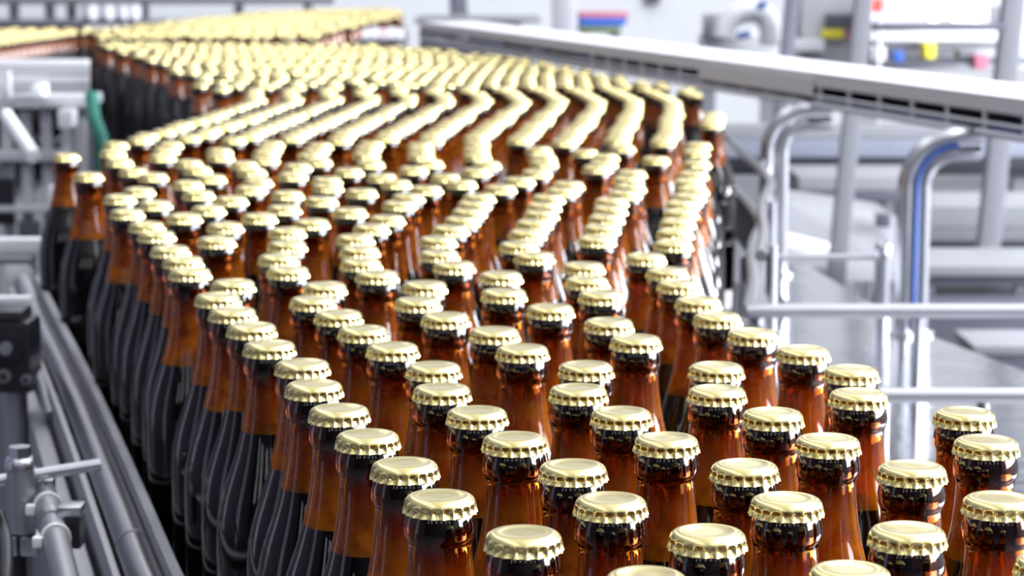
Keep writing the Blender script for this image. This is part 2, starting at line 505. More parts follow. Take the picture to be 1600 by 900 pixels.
# ------------------------------------------------------------------ clamps, posts and tubes beside the left rail
def disc(mb, c, r, depth, n=20, axis=Vector((0, -1, 0))):
    mb.tube([c, Vector(c) + axis * depth], r, n)
    return mb
Z = 1.95
s = Z / FPX
c = atz(20, 552, Z)
r = empty('rail_clamp', (c.x, c.y, 0), 'black clamp block with round knob on a grey post, left of the curved rail', 'clamp')
MB().box(c, (74 * s, .05, 112 * s), bevel=.005).build('clamp_block', M['black'], r)
MB().box(c + Vector((.0, .0, 62 * s)), (50 * s, .045, 22 * s), bevel=.006).build('clamp_lid', M['black'], r)
k_ = disc(MB(), c + Vector((3 * s, -.025, 18 * s)), 24 * s, .006).build('knob', M['black'], r)
disc(MB(), c + Vector((3 * s, -.030, 18 * s)), 10 * s, .006).build('knob_screw', M['satin'], k_)
for dx, dy, rr in ((-4, -27, 11), (30, -33, 8)):
    b_ = disc(MB(), c + Vector((dx * s, -.025, dy * s)), rr * s, .004).build('bolt', M['grey'], r)
    disc(MB(), c + Vector((dx * s, -.0285, dy * s)), rr * s * .45, .002).build('bolt_socket', M['black'], b_)
MB().tube([(c.x + .001, c.y, 0), (c.x + .001, c.y, c.z - 56 * s)], 19 * s, 24).build('post', M['satin'], r)
MB().tube([c + Vector((20 * s, .03, -30 * s)), at(112, 600, GR) + Vector((-.02, .01, -.03))], .006, 12).build('arm', M['satin'], r)

Z = 1.40
s = Z / FPX
c = atz(33, 770, Z)
r = empty('rail_bracket', (c.x, c.y, 0), 'steel bracket with bolted cylinder and cross rod at lower left', 'bracket')
MB().tube([c + Vector((0, 0, 38 * s)), c + Vector((0, 0, -62 * s))], 22 * s, 28).build('cylinder', M['satin'], r)
MB().lathe([(.0001, 58 * s), (20 * s, 57 * s), (24 * s, 52 * s), (24 * s, 40 * s), (21 * s, 37 * s), (.0001, 36 * s)], 28, c).build('washer', M['steel'], r)
MB().tube([c + Vector((0, 0, 57 * s)), c + Vector((0, 0, 74 * s))], 18 * s, 6).build('hex_bolt', M['steel'], r, smooth=False)
MB().tube([c + Vector((-80 * s, -.0, 12 * s)), c + Vector((116 * s, .02, 34 * s))], 9.5 * s, 16).build('cross_rod', M['steel'], r)
for dx in (-16, 16):
    MB().box(c + Vector((dx * s, 0, -79 * s)), (28 * s, .026, 30 * s), bevel=.002).build('clamp_jaw', M['steel'], r)
MB().tube([c + Vector((-8 * s, .0, -94 * s)), (c.x - .012, c.y + .0, 0)], 14 * s, 18).build('post', M['black'], r)

r = empty('support_tube', (c.x, c.y, 0), 'grey support tube with white cable ties beside the rail at bottom left', 'tube')
p0 = atz(70, 772, 1.42); p1 = atz(103, 905, 1.25); p2 = p1 + (p1 - p0) * 1.2
MB().tube([p0, p0.lerp(p1, .3), p1, p2], 20 / FPX * 1.36, 24).build('tube', M['satin'], r)
d_ = (p1 - p0).normalized()
for t in (.16, .55):
    q_ = p0.lerp(p1, t)
    ti = MB().tube([q_ - d_ * .0016, q_ + d_ * .0016], 23.5 / FPX * 1.36, 24).build('cable_tie', M['tie'], r)
    MB().box(q_ + Vector((-.0092, -.004, -.001)), (.006, .007, .006), bevel=.001).build('tie_head', M['tie'], ti)
q_ = p0.lerp(p1, .36)
MB().tube([q_ - d_ * .005, q_ + d_ * .005], 24 / FPX * 1.36, 24).build('collar', M['steel'], r)
MB().box(q_ + Vector((.0135, .0, -.004)), (.009, .018, .020), bevel=.001).build('black_latch', M['black'], r)
MB().box(q_ + Vector((.012, .0, .008)), (.014, .018, .006), bevel=.001).build('latch_lever', M['steel'], r)
for dx in (-9, 8):
    MB().box(p0 + Vector((dx * .0004, 0, .004)), (.0058, .012, .012), bevel=.001).build('clamp_jaw', M['steel'], r)
MB().tube([p2, (p2.x, p2.y, p2.z - .02), (p2.x, p2.y + .05, 0.0)], 16 / FPX * 1.3, 16).build('leg', M['satin'], r)
hs = smooth_path([atz(-6, 800, 1.2), atz(4, 830, 1.2), atz(8, 870, 1.19), atz(6, 930, 1.18), atz(0, 1100, 1.18)], 8)
o = MB().tube(hs + [Vector((hs[-1].x, hs[-1].y, 0.0))], .0042, 12).build('cable', M['black'])
tag(o, 'black cable hanging down at the lower left corner', 'cable')

# ------------------------------------------------------------------ machines behind on the left
def rig(name, label, cat, x, y, Z):
    p = atz(x, y, Z)
    return empty(name, (p.x, p.y, 0), label, cat)
def pbox(r, part, x0, y0, x1, y1, Z, depth, m_, bevel=.003, label=None):
    a, b = atz(x0, y0, Z), atz(x1, y1, Z)
    c_ = (a + b) / 2
    c_.y += depth / 2
    o = MB().box(c_, (abs(b.x - a.x), depth, abs(a.z - b.z)), bevel=bevel).build(part, M[m_], r)
    if label: o['label'] = label
    return o
def legs(r, xs, y, Z, w, m_='satin', depth=.0):
    for x in xs:
        p = atz(x, y, Z)
        MB().beam((p.x, p.y + depth, 0), (p.x, p.y + depth, p.z), w, w).build('leg', M[m_], r)
def ptube(r, part, pts, rad_, m_):
    return MB().tube([atz(*q_) for q_ in pts], rad_, 14).build(part, M[m_], r)

r = rig('guard_panel', 'pale slatted guard panel under the far left row of dark bottles', 'panel', 60, 150, 4.9)
for k in range(6):
    pbox(r, 'slat', -60, 93 + k * 13, 138, 104 + k * 13, 4.9, .02, 'palegrey' if k % 2 else 'white')
legs(r, (-40, 128), 160, 4.92, .04, depth=.03)

r = rig('upright_machine', 'grey upright frame with tilted white roller at far left', 'machine', 60, 200, 4.2)
for x, y0 in ((8, 110), (40, 175), (72, 168), (104, 172), (126, 186)):
    p = atz(x, y0, 4.2)
    MB().beam((p.x, p.y, 0), (p.x, p.y, p.z), .018, .018).build('post', M['palegrey'], r)
pbox(r, 'cross_beam', -40, 236, 110, 252, 4.18, .03, 'palegrey')
pbox(r, 'cross_beam', -40, 322, 80, 332, 4.18, .03, 'palegrey')
pbox(r, 'top_plate', 20, 150, 142, 166, 4.15, .12, 'palegrey')
pbox(r, 'box', 90, 172, 112, 200, 4.1, .06, 'white')
pbox(r, 'box', 48, 132, 66, 152, 4.1, .06, 'white')
ptube(r, 'roller', [(8, 180, 4.0), (52, 244, 3.9)], .013, 'white')
pbox(r, 'dark_panel', -50, 278, 22, 352, 4.19, .01, 'black')
pbox(r, 'dark_panel', 28, 345, 62, 372, 4.19, .01, 'dark')

r = rig('green_guard', 'narrow dark green guard beside the dark wall of bottles', 'guard', 150, 200, 4.05)
MB().tube([atz(143, 150, 4.1), atz(147, 185, 4.05), atz(158, 212, 4.0), atz(164, 240, 4.0)], .012, 12).build('curved_strip', M['green'], r)
legs(r, (158,), 232, 4.0, .018, 'green')

r = rig('side_rail', 'bright white double rail ending at the left bottles', 'rail', 30, 385, 2.7)
pbox(r, 'rail_bar', -60, 374, 72, 395, 2.70, .03, 'white')
pbox(r, 'rail_bar', -60, 402, 50, 414, 2.68, .03, 'satin')
pbox(r, 'bracket', 75, 290, 94, 322, 2.78, .02, 'white')
pbox(r, 'bracket_stem', 80, 322, 90, 380, 2.78, .012, 'satin')
pbox(r, 'end_block', 8, 414, 46, 440, 2.68, .03, 'white')
legs(r, (-20, 40), 414, 2.7, .016, depth=.015)
r = rig('side_rail', 'thin pale rail meeting the end of the curved steel guide rail', 'rail', 20, 470, 2.15)
pbox(r, 'rail_bar', -50, 464, 46, 476, 2.15, .015, 'white')
legs(r, (-10, 24), 474, 2.16, .012, depth=.006)

# ------------------------------------------------------------------ machines behind on the right
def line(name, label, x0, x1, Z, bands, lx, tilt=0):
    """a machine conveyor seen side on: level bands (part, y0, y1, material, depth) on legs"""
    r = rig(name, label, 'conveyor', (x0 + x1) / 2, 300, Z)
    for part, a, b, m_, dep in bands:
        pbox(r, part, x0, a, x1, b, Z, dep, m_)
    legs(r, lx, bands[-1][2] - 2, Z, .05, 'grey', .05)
    return r
line('packing_conveyor', 'blue grey level conveyor behind the pipe legs, dark below', 1130, 1660, 6.6,
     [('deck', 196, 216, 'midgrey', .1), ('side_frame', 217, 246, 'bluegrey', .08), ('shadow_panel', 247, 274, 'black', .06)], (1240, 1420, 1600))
line('packing_conveyor', 'grey level conveyor between the two grey posts, below the blue grey one', 1248, 1450, 6.1,
     [('deck', 276, 298, 'midgrey', .35), ('side_frame', 299, 316, 'dark', .3)], (1280, 1372))
line('packing_conveyor', 'light grey level conveyor at the right edge, beside the right grey post', 1440, 1690, 5.5,
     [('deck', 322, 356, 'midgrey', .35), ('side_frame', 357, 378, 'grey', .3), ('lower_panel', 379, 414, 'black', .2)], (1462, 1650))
r = rig('grey_machine', 'grey machine housing with sloping pale lid behind the rod stand', 'machine', 1310, 370, 5.2)
a = [atz(1225, 312, 5.5), atz(1400, 338, 5.5), atz(1400, 420, 5.35), atz(1225, 420, 5.35)]
V = [tuple(q_) for q_ in a] + [(q_.x, q_.y + .3, q_.z) for q_ in a]
MB().add(V, [[0, 1, 2, 3], [7, 6, 5, 4], [0, 4, 5, 1], [1, 5, 6, 2], [2, 6, 7, 3], [3, 7, 4, 0]]).build('housing', M['midgrey'], r, smooth=False)
MB().beam(atz(1222, 374, 5.25), atz(1312, 396, 5.25), .12, .022).build('sloping_bar', M['white'], r)
pbox(r, 'door', 1320, 400, 1398, 440, 5.3, .03, 'palegrey')
pbox(r, 'window', 1372, 335, 1392, 356, 5.4, .05, 'dark')
legs(r, (1240, 1390), 422, 5.5, .05, 'grey')
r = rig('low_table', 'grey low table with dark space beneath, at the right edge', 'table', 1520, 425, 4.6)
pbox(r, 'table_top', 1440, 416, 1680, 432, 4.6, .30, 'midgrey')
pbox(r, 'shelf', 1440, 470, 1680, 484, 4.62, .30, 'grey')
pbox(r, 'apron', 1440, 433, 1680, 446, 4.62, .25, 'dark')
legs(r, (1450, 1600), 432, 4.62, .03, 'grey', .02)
r = rig('waste_bin', 'grey blurred bin on the floor beyond the wet plate', 'bin', 1565, 560, 3.9)
p = atz(1565, 560, 3.9)
MB().box((p.x, p.y, (p.z + .02) / 2), (.12, .16, p.z + .02), bevel=.01).build('body', M['dark'], r)
MB().box((p.x, p.y, p.z + .028), (.13, .17, .016), bevel=.004).build('lid', M['midgrey'], r)
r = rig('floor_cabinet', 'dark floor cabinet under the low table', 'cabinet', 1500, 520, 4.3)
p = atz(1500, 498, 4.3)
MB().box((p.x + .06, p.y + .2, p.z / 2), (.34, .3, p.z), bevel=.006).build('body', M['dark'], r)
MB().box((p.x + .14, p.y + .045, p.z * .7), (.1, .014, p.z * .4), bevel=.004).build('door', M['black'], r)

# crate with coloured stripes and the white machine behind the cover
r = rig('striped_crate', 'small crate with purple, blue and olive bands behind the white cover', 'crate', 945, 35, 8.5)
for x1, y0, y1, m_, part in ((982, 20, 28, 'pink', 'top_band'), (980, 28, 34, 'navy', 'dark_band'), (978, 34, 40, 'blue', 'blue_band'), (970, 40, 52, 'teal', 'lower_band')):
    pbox(r, part, 905, y0, x1, y1, 8.5, .25, m_)
legs(r, (912, 962), 52, 8.5, .04, 'satin', .1)
r = rig('white_machine', 'white machine with curved pipe and grey panel at the upper middle', 'machine', 1160, 50, 8.0)
pbox(r, 'body', 1100, 52, 1215, 100, 8.0, .3, 'white', .03)
pbox(r, 'grey_panel', 1098, 22, 1128, 64, 7.98, .03, 'satin')
ptube(r, 'curved_pipe', [(1130, 60, 7.9), (1134, 38, 7.9), (1150, 22, 7.9), (1175, 17, 7.9), (1196, 24, 7.9), (1204, 44, 7.9), (1204, 70, 7.9)], .040, 'white')
ptube(r, 'handle', [(1152, 56, 7.8), (1172, 53, 7.8)], .012, 'navy')
ptube(r, 'dark_knob', [(1188, 4, 7.8), (1192, 14, 7.8)], .018, 'navy')
legs(r, (1110, 1205), 100, 8.0, .05, 'satin', .1)
r = rig('hanging_bracket', 'small dark bracket on the white wall at upper middle', 'bracket', 1056, 8, 13)
a = atz(1054, 4, 13.0)
MB().beam((a.x, 14.9, a.z + .09), (a.x, 14.9, a.z - .05), .05, .03).build('arm', M['dark'], r)
MB().box((a.x, 14.96, a.z + .05), (.08, .1, .16), bevel=.01).build('wall_plate', M['grey'], r)

r = rig('control_cabinet', 'pale control cabinet with dark screen and yellow strip between the posts', 'cabinet', 1300, 40, 7.5)
pbox(r, 'body', 1252, -20, 1345, 120, 7.5, .3, 'palegrey', .01)
pbox(r, 'screen', 1290, 22, 1334, 45, 7.47, .03, 'dark', label='dark screen')
pbox(r, 'yellow_strip', 1284, 46, 1318, 60, 7.46, .03, 'yellow', label='yellow strip')
pbox(r, 'red_tag', 1319, 48, 1330, 58, 7.46, .03, 'pink')
pbox(r, 'shelf', 1242, 62, 1288, 80, 7.4, .1, 'white')
r = rig('filling_machine', 'large pale machine with shelves behind the right posts', 'machine', 1470, 60, 7.0)
pbox(r, 'back_panel', 1362, -40, 1660, 110, 7.2, .2, 'palegrey', .01)
pbox(r, 'shelf', 1362, 50, 1600, 64, 7.0, .15, 'white')
pbox(r, 'shelf', 1362, 70, 1580, 76, 7.0, .15, 'grey')
pbox(r, 'shelf', 1410, 94, 1660, 100, 6.9, .2, 'dark')
pbox(r, 'box', 1362, 20, 1440, 34, 7.0, .12, 'white')
pbox(r, 'box', 1446, 68, 1462, 92, 6.9, .1, 'yellow')
pbox(r, 'box', 1364, 74, 1384, 94, 6.9, .1, 'white')
pbox(r, 'box', 1400, 80, 1412, 98, 6.9, .1, 'navy')
pbox(r, 'box', 1500, 78, 1526, 96, 6.9, .1, 'grey')
pbox(r, 'box', 1524, 86, 1544, 108, 6.85, .1, 'pink')
pbox(r, 'box', 1556, 8, 1572, 40, 7.0, .1, 'satin')
legs(r, (1370, 1640), 110, 7.15, .06, 'satin', .1)
for x0, x1, y in ((1444, 1474, 22), (1480, 1538, 22)):
    a, b = atz(x0 + 9, y, 6.95), atz(x1 - 9, y, 6.95)
    MB().tube([a, b], 11 / FPX * 6.95, 16).build('work_lamp', M['lamp'], r)
a = atz(1374, 8, 6.78)
r = empty('signal_lamp', (a.x, a.y, 0), 'red signal lamp glowing beside the left grey post at top', 'lamp')
s = 6.78 / FPX
MB().lathe([(.0001, 12 * s), (6 * s, 11 * s), (9 * s, 6 * s), (10 * s, 0), (10 * s, -10 * s), (.0001, -10 * s)], 20, a).build('lens', M['red'], r)
MB().tube([(a.x, a.y, 0), (a.x, a.y, a.z - 10 * s)], 4 * s, 12).build('stem', M['satin'], r)
MB().tube([(a.x, a.y, 0), (a.x, a.y, .015)], .06, 20).build('base', M['satin'], r)

# dark machine right of the farthest caps and the frames along the back on the left
r = rig('dark_machine', 'dark low machine right of the farthest gold caps', 'machine', 720, 60, 7.6)
pbox(r, 'body', 655, 38, 815, 110, 7.7, .5, 'dark', .01)
pbox(r, 'top_plate', 648, 28, 845, 37, 7.65, .5, 'satin')
pbox(r, 'front_panel', 664, 44, 708, 66, 7.66, .05, 'black')
pbox(r, 'front_panel', 720, 48, 790, 62, 7.66, .05, 'grey')
legs(r, (665, 800), 110, 7.75, .06, 'dark', .1)
r = rig('box_shelf', 'row of small white boxes at the end of the farthest caps', 'shelf', 570, 50, 7.3)
for k, x in enumerate((572, 585, 598, 611, 624)):
    pbox(r, 'box', x - 6, 45 - (k % 2) * 2, x + 6, 60, 7.0, .05, 'white' if k != 2 else 'pinkwhite', .004)
pbox(r, 'shelf_board', 565, 60, 631, 64, 7.0, .1, 'satin')
legs(r, (568, 627), 62, 7.02, .03, 'satin', .03)
r = rig('back_frame', 'long grey frame with white drums along the back at upper left', 'machine', 250, 15, 11.5)
pbox(r, 'top_beam', -120, -4, 520, 7, 11.5, .12, 'grey')
pbox(r, 'lower_beam', -120, 30, 420, 40, 11.5, .12, 'satin')
pbox(r, 'dark_panel', -120, 36, 130, 56, 11.6, .1, 'dark')
for x in (20, 76, 110, 224, 372, 480):
    pbox(r, 'post', x - 6, -4, x + 6, 44, 11.55, .08, 'dark')
for x in (142, 168, 192, 208):
    a = atz(x, 8, 11.5)
    MB().tube([a, a + Vector((0, 0, -.06))], .042, 18).build('drum', M['white'], r)
    MB().tube([a + Vector((0, 0, -.06)), a + Vector((0, 0, -.072))], .045, 18).build('drum_foot', M['satin'], r)
legs(r, (-100, 100, 300, 500), 40, 11.6, .08, 'grey', .05)

# where the bottles stand on the belt (x, y), from the lens backwards
POS = [(0.0447, 0.7463), (0.1136, 0.7535), (0.1862, 0.7677), (0.0041, 0.8032), (0.0701, 0.805), (0.1424, 0.8091), (0.0375, 0.8559), (0.1044, 0.8561), (0.1856, 0.8574), (-0.0276, 0.8604), (0.162, 0.913), (0.0247, 0.9149), (0.0945,
0.9157), (-0.0437, 0.9186), (0.2025, 0.9643), (0.1352, 0.9672), (0.0662, 0.9691), (0.0011, 0.9705), (-0.0624, 0.9761), (0.1181, 1.0251), (0.2053, 1.0265), (0.0497, 1.0272), (-0.0159, 1.0285), (-0.079, 1.0341), (0.1641, 1.0732),
(0.0979, 1.082), (0.0317, 1.0848), (-0.0336, 1.0862), (-0.0957, 1.0952), (0.1698, 1.1366), (0.1031, 1.1456), (-0.0396, 1.1463), (0.0374, 1.1483), (-0.1067, 1.1548), (0.1534, 1.1963), (0.0055, 1.2004), (-0.0634, 1.2063), (-0.1295,
1.2128), (0.0671, 1.2324), (0.1328, 1.2531), (-0.0097, 1.2589), (-0.0827, 1.2635), (-0.1459, 1.2744), (0.055, 1.2915), (-0.0383, 1.312), (0.1186, 1.3138), (-0.1007, 1.3212), (-0.1635, 1.3322), (0.0227, 1.3454), (-0.0567, 1.3733),
(0.1125, 1.3759), (-0.1204, 1.3783), (-0.1796, 1.3905), (0.0548, 1.4023), (-0.005, 1.4103), (-0.1183, 1.4386), (-0.0552, 1.4439), (0.1062, 1.4492), (-0.1774, 1.4508), (0.0482, 1.4658), (-0.0073, 1.4897), (-0.0885, 1.4943),
(-0.2129, 1.5075), (0.1028, 1.5096), (-0.1486, 1.5143), (0.0482, 1.5353), (-0.0392, 1.541), (-0.1028, 1.5545), (-0.2258, 1.5665), (-0.1615, 1.5796), (0.0928, 1.5847), (0.0154, 1.5905), (-0.0511, 1.6021), (-0.1082, 1.6234),
(-0.2432, 1.6261), (0.0049, 1.65), (-0.1626, 1.6545), (0.1171, 1.6601), (-0.2171, 1.6806), (-0.0544, 1.6829), (0.0623, 1.6868), (-0.1162, 1.6946), (-0.2665, 1.7154), (0.0116, 1.7264), (0.1234, 1.7305), (-0.1706, 1.7376), (-0.0471,
1.7536), (0.0689, 1.7595), (-0.1081, 1.7616), (-0.222, 1.7722), (-0.2836, 1.7765), (0.0172, 1.7934), (-0.1574, 1.7966), (0.1302, 1.7982), (-0.0397, 1.8136), (-0.0994, 1.8249), (0.0753, 1.8294), (-0.2629, 1.836), (-0.2025, 1.8367),
(0.0236, 1.8606), (0.1377, 1.8666), (-0.314, 1.8682), (-0.0353, 1.8738), (-0.133, 1.8793), (0.0812, 1.8948), (-0.2512, 1.8963), (-0.1891, 1.9018), (0.0268, 1.921), (-0.0952, 1.9338), (-0.0321, 1.9343), (-0.3015, 1.9352), (0.1432,
1.9352), (0.085, 1.96), (-0.1637, 1.9678), (-0.2412, 1.9709), (-0.3395, 1.9846), (0.0314, 1.9877), (-0.0903, 1.994), (-0.0287, 1.9946), (0.1545, 1.9967), (-0.1975, 2.0179), (-0.2762, 2.0201), (0.0998, 2.0223), (-0.1336, 2.0371),
(0.0446, 2.0469), (-0.333, 2.0479), (0.1622, 2.0574), (-0.2351, 2.0651), (-0.0768, 2.0657), (-0.0104, 2.0719), (0.1073, 2.0824), (-0.1677, 2.087), (0.052, 2.1069), (-0.2983, 2.1108), (-0.107, 2.1193), (-0.0466, 2.1202), (0.1638,
2.1303), (-0.2363, 2.134), (-0.1734, 2.1471), (0.0073, 2.1475), (0.1089, 2.1555), (-0.2844, 2.1705), (-0.0632, 2.1807), (-0.1239, 2.1817), (-0.3422, 2.1882), (-0.4044, 2.1924), (-0.2099, 2.1952), (0.174, 2.2059), (0.1157, 2.2215),
(0.024, 2.2266), (-0.2537, 2.2395), (-0.1592, 2.2401), (-0.0348, 2.2402), (-0.3695, 2.2421), (-0.097, 2.2606), (-0.3101, 2.2612), (0.0838, 2.2728), (-0.2141, 2.2925), (-0.27, 2.3153), (-0.0256, 2.3158), (-0.1436, 2.326), (0.1871,
2.327), (-0.328, 2.3322), (0.0928, 2.3326), (0.0324, 2.3326), (-0.0836, 2.3327), (-0.4012, 2.3465), (-0.1984, 2.3513), (0.1484, 2.3733), (-0.2546, 2.3737), (0.0321, 2.3997), (-0.3656, 2.4032), (0.0977, 2.4062), (-0.3053, 2.4065),
(-0.4679, 2.4106), (-0.0363, 2.4143), (-0.2115, 2.4161), (-0.0962, 2.422), (-0.1548, 2.4367), (-0.2622, 2.449), (-0.4263, 2.4543), (0.078, 2.4633), (0.1967, 2.4634), (-0.3152, 2.4779), (-0.212, 2.4826), (-0.3751, 2.4863),
(-0.0994, 2.4947), (-0.039, 2.4966), (0.0288, 2.4983), (-0.1579, 2.5095), (-0.2651, 2.5115), (0.1207, 2.5219), (-0.2133, 2.553), (-0.1019, 2.5556), (0.207, 2.5557), (-0.3815, 2.5655), (-0.4419, 2.5655), (-0.2692, 2.5759),
(-0.1581, 2.5777), (-0.0395, 2.5833), (0.0593, 2.6018), (0.1704, 2.6037), (-0.0927, 2.6337), (0.0086, 2.6347), (-0.1976, 2.6349), (-0.4267, 2.6363), (-0.3188, 2.6366), (0.1206, 2.6379), (0.0662, 2.6641), (0.1768, 2.6653),
(-0.2555, 2.6662), (-0.1453, 2.6666), (-0.3747, 2.667), (-0.0423, 2.6671), (0.0145, 2.6954), (-0.4282, 2.6974), (-0.3079, 2.6974), (-0.1978, 2.698), (0.126, 2.698), (-0.0938, 2.6987), (0.0716, 2.7243), (-0.3641, 2.7265), (-0.0368,
2.7273), (-0.2542, 2.7281), (0.1859, 2.7284), (-0.1457, 2.7296), (0.0206, 2.7566), (-0.4172, 2.7567), (-0.1988, 2.7583), (0.1289, 2.7584), (-0.0882, 2.7589), (-0.3063, 2.7597), (0.0745, 2.7846), (-0.0314, 2.7874), (-0.3649,
2.7879), (-0.2509, 2.789), (0.1914, 2.7894), (-0.1401, 2.7897), (-0.1933, 2.8185), (0.0246, 2.8186), (-0.0826, 2.8194), (0.1348, 2.8199), (-0.3027, 2.82), (-0.4133, 2.824), (-0.0274, 2.8492), (0.1947, 2.8497), (-0.2448, 2.8499),
(-0.3552, 2.8502), (-0.1342, 2.8508), (0.083, 2.8511), (0.2494, 2.878), (-0.1878, 2.8786), (0.0281, 2.8789), (-0.0796, 2.8797), (-0.2971, 2.8802), (0.1428, 2.8805), (-0.4117, 2.8844), (-0.3516, 2.9104), (-0.131, 2.9113), (-0.2386,
2.9115), (-0.0227, 2.9116), (0.0915, 2.9124), (0.1999, 2.9127), (-0.1848, 2.9389), (0.0373, 2.939), (-0.076, 2.94), (-0.2917, 2.9403), (0.2561, 2.9407), (0.1469, 2.9418), (-0.4014, 2.9446), (-0.0134, 2.9718), (-0.2354, 2.972),
(-0.127, 2.9724), (0.2032, 2.973), (0.0955, 2.9733), (-0.3425, 2.9734), (-0.1812, 2.9992), (-0.067, 2.9997), (0.0411, 2.9999), (-0.2885, 3.0006), (0.2616, 3.0009), (0.1506, 3.0028), (-0.3942, 3.0046), (-0.118, 3.0321), (-0.0102,
3.0321), (-0.2317, 3.0323), (0.2104, 3.033), (-0.3395, 3.0351), (0.1, 3.0358), (-0.1721, 3.0589), (-0.0638, 3.06), (0.0434, 3.0602), (-0.2849, 3.0609), (0.2682, 3.0613), (0.1581, 3.0632), (-0.392, 3.0649), (-0.2229, 3.092),
(-0.1148, 3.0924), (-0.0076, 3.0925), (0.2168, 3.093), (0.107, 3.096), (-0.334, 3.096), (-0.169, 3.119), (0.052, 3.12), (-0.061, 3.12), (-0.276, 3.121), (0.164, 3.123), (-0.388, 3.125), (-0.22, 3.152), (-0.112, 3.153), (0.221,
3.153), (0.002, 3.154), (0.114, 3.156), (-0.329, 3.156), (-0.166, 3.179), (0.058, 3.18), (-0.055, 3.18), (-0.274, 3.181), (0.168, 3.183), (-0.382, 3.185), (-0.107, 3.213), (-0.217, 3.213), (0.008, 3.213), (0.224, 3.215), (0.117,
3.216), (-0.326, 3.217), (-0.162, 3.24), (-0.046, 3.24), (0.062, 3.24), (-0.271, 3.241), (0.171, 3.244), (-0.379, 3.246), (-0.097, 3.272), (-0.212, 3.273), (0.011, 3.274), (0.12, 3.276), (0.229, 3.277), (-0.321, 3.278), (-0.151,
3.299), (-0.044, 3.3), (0.065, 3.301), (-0.266, 3.301), (0.175, 3.304), (-0.375, 3.306), (-0.095, 3.333), (-0.206, 3.333), (0.015, 3.334), (0.124, 3.337), (0.232, 3.337), (-0.316, 3.338), (-0.151, 3.359), (-0.04, 3.361), (0.069,
3.361), (-0.259, 3.361), (0.178, 3.364), (-0.37, 3.366), (-0.098, 3.393), (-0.208, 3.394), (0.01, 3.395), (0.12, 3.397), (-0.319, 3.399), (0.229, 3.401), (-0.153, 3.42), (-0.045, 3.421), (0.065, 3.421), (-0.262, 3.422), (-0.385,
3.425), (0.173, 3.425), (-0.102, 3.453), (-0.211, 3.454), (0.006, 3.455), (-0.334, 3.457), (0.116, 3.457), (0.225, 3.461), (-0.156, 3.48), (-0.278, 3.48), (-0.049, 3.481), (0.06, 3.481), (-0.388, 3.485), (0.169, 3.485), (0.277,
3.492), (-0.227, 3.512), (-0.106, 3.514), (0.002, 3.515), (0.111, 3.518), (-0.337, 3.518), (0.221, 3.521), (-0.173, 3.538), (-0.281, 3.54), (-0.053, 3.542), (0.056, 3.542), (-0.395, 3.545), (0.165, 3.545), (0.273, 3.552), (-0.12,
3.572), (-0.23, 3.573), (-0.003, 3.576), (-0.344, 3.578), (0.107, 3.579), (0.218, 3.583), (-0.175, 3.598), (-0.067, 3.6), (-0.288, 3.6), (0.051, 3.602), (-0.403, 3.605), (0.162, 3.606), (0.271, 3.613), (-0.237, 3.633), (-0.126,
3.633), (-0.017, 3.635), (-0.459, 3.636), (-0.352, 3.638), (0.097, 3.641), (0.21, 3.646), (-0.182, 3.658), (-0.296, 3.66), (-0.072, 3.66), (0.037, 3.661), (-0.406, 3.665), (0.153, 3.665), (0.283, 3.672), (-0.232, 3.693), (-0.122,
3.695), (-0.461, 3.696), (-0.343, 3.698), (-0.01, 3.699), (0.117, 3.714), (0.241, 3.715), (0.056, 3.718), (-0.178, 3.719), (0.181, 3.719), (-0.286, 3.72), (-0.067, 3.72), (-0.397, 3.725), (-0.449, 3.755), (-0.233, 3.758), (-0.349,
3.761), (-0.509, 3.764), (-0.106, 3.766), (0.148, 3.769), (0.214, 3.769), (0.087, 3.77), (0.027, 3.771), (-0.034, 3.771), (-0.166, 3.778), (-0.289, 3.78), (-0.395, 3.813), (-0.456, 3.816), (-0.335, 3.819), (0.181, 3.82), (0.245,
3.821), (0.118, 3.822), (0.058, 3.822), (-0.066, 3.822), (-0.003, 3.823), (-0.126, 3.823), (-0.196, 3.83), (-0.256, 3.831), (-0.49, 3.865), (-0.424, 3.867), (-0.302, 3.87), (0.151, 3.872), (-0.364, 3.872), (0.214, 3.873), (0.089,
3.874), (-0.035, 3.874), (0.028, 3.875), (-0.095, 3.875), (-0.156, 3.875), (-0.225, 3.883), (-0.458, 3.917), (-0.521, 3.917), (-0.271, 3.922), (-0.398, 3.922), (-0.331, 3.923), (0.182, 3.924), (0.122, 3.925), (-0.004, 3.926),
(0.059, 3.927), (-0.064, 3.927), (-0.125, 3.927), (-0.185, 3.928), (-0.468, 3.976), (-0.53, 3.977), (0.092, 3.978), (0.155, 3.978), (0.027, 3.978), (-0.033, 3.979), (-0.094, 3.979), (-0.155, 3.98), (-0.215, 3.981), (-0.276,
3.982), (-0.398, 3.983), (-0.337, 3.983), (-0.498, 4.028), (-0.437, 4.028), (0.06, 4.029), (0.123, 4.029), (0.185, 4.03), (-0.003, 4.031), (-0.063, 4.032), (-0.123, 4.032), (-0.184, 4.033), (-0.244, 4.034), (-0.305, 4.035),
(-0.368, 4.035), (-0.541, 4.071), (-0.468, 4.08), (0.092, 4.081), (-0.407, 4.081), (0.03, 4.082), (0.153, 4.082), (-0.032, 4.083), (-0.093, 4.084), (-0.153, 4.085), (-0.213, 4.086), (-0.274, 4.086), (-0.336, 4.087), (-0.55,
4.131), (0.062, 4.134), (0.001, 4.135), (0.123, 4.135), (-0.489, 4.137), (-0.059, 4.137), (-0.182, 4.138), (-0.428, 4.138), (-0.121, 4.138), (-0.243, 4.138), (-0.368, 4.138), (-0.304, 4.138), (-0.58, 4.183), (0.035, 4.188),
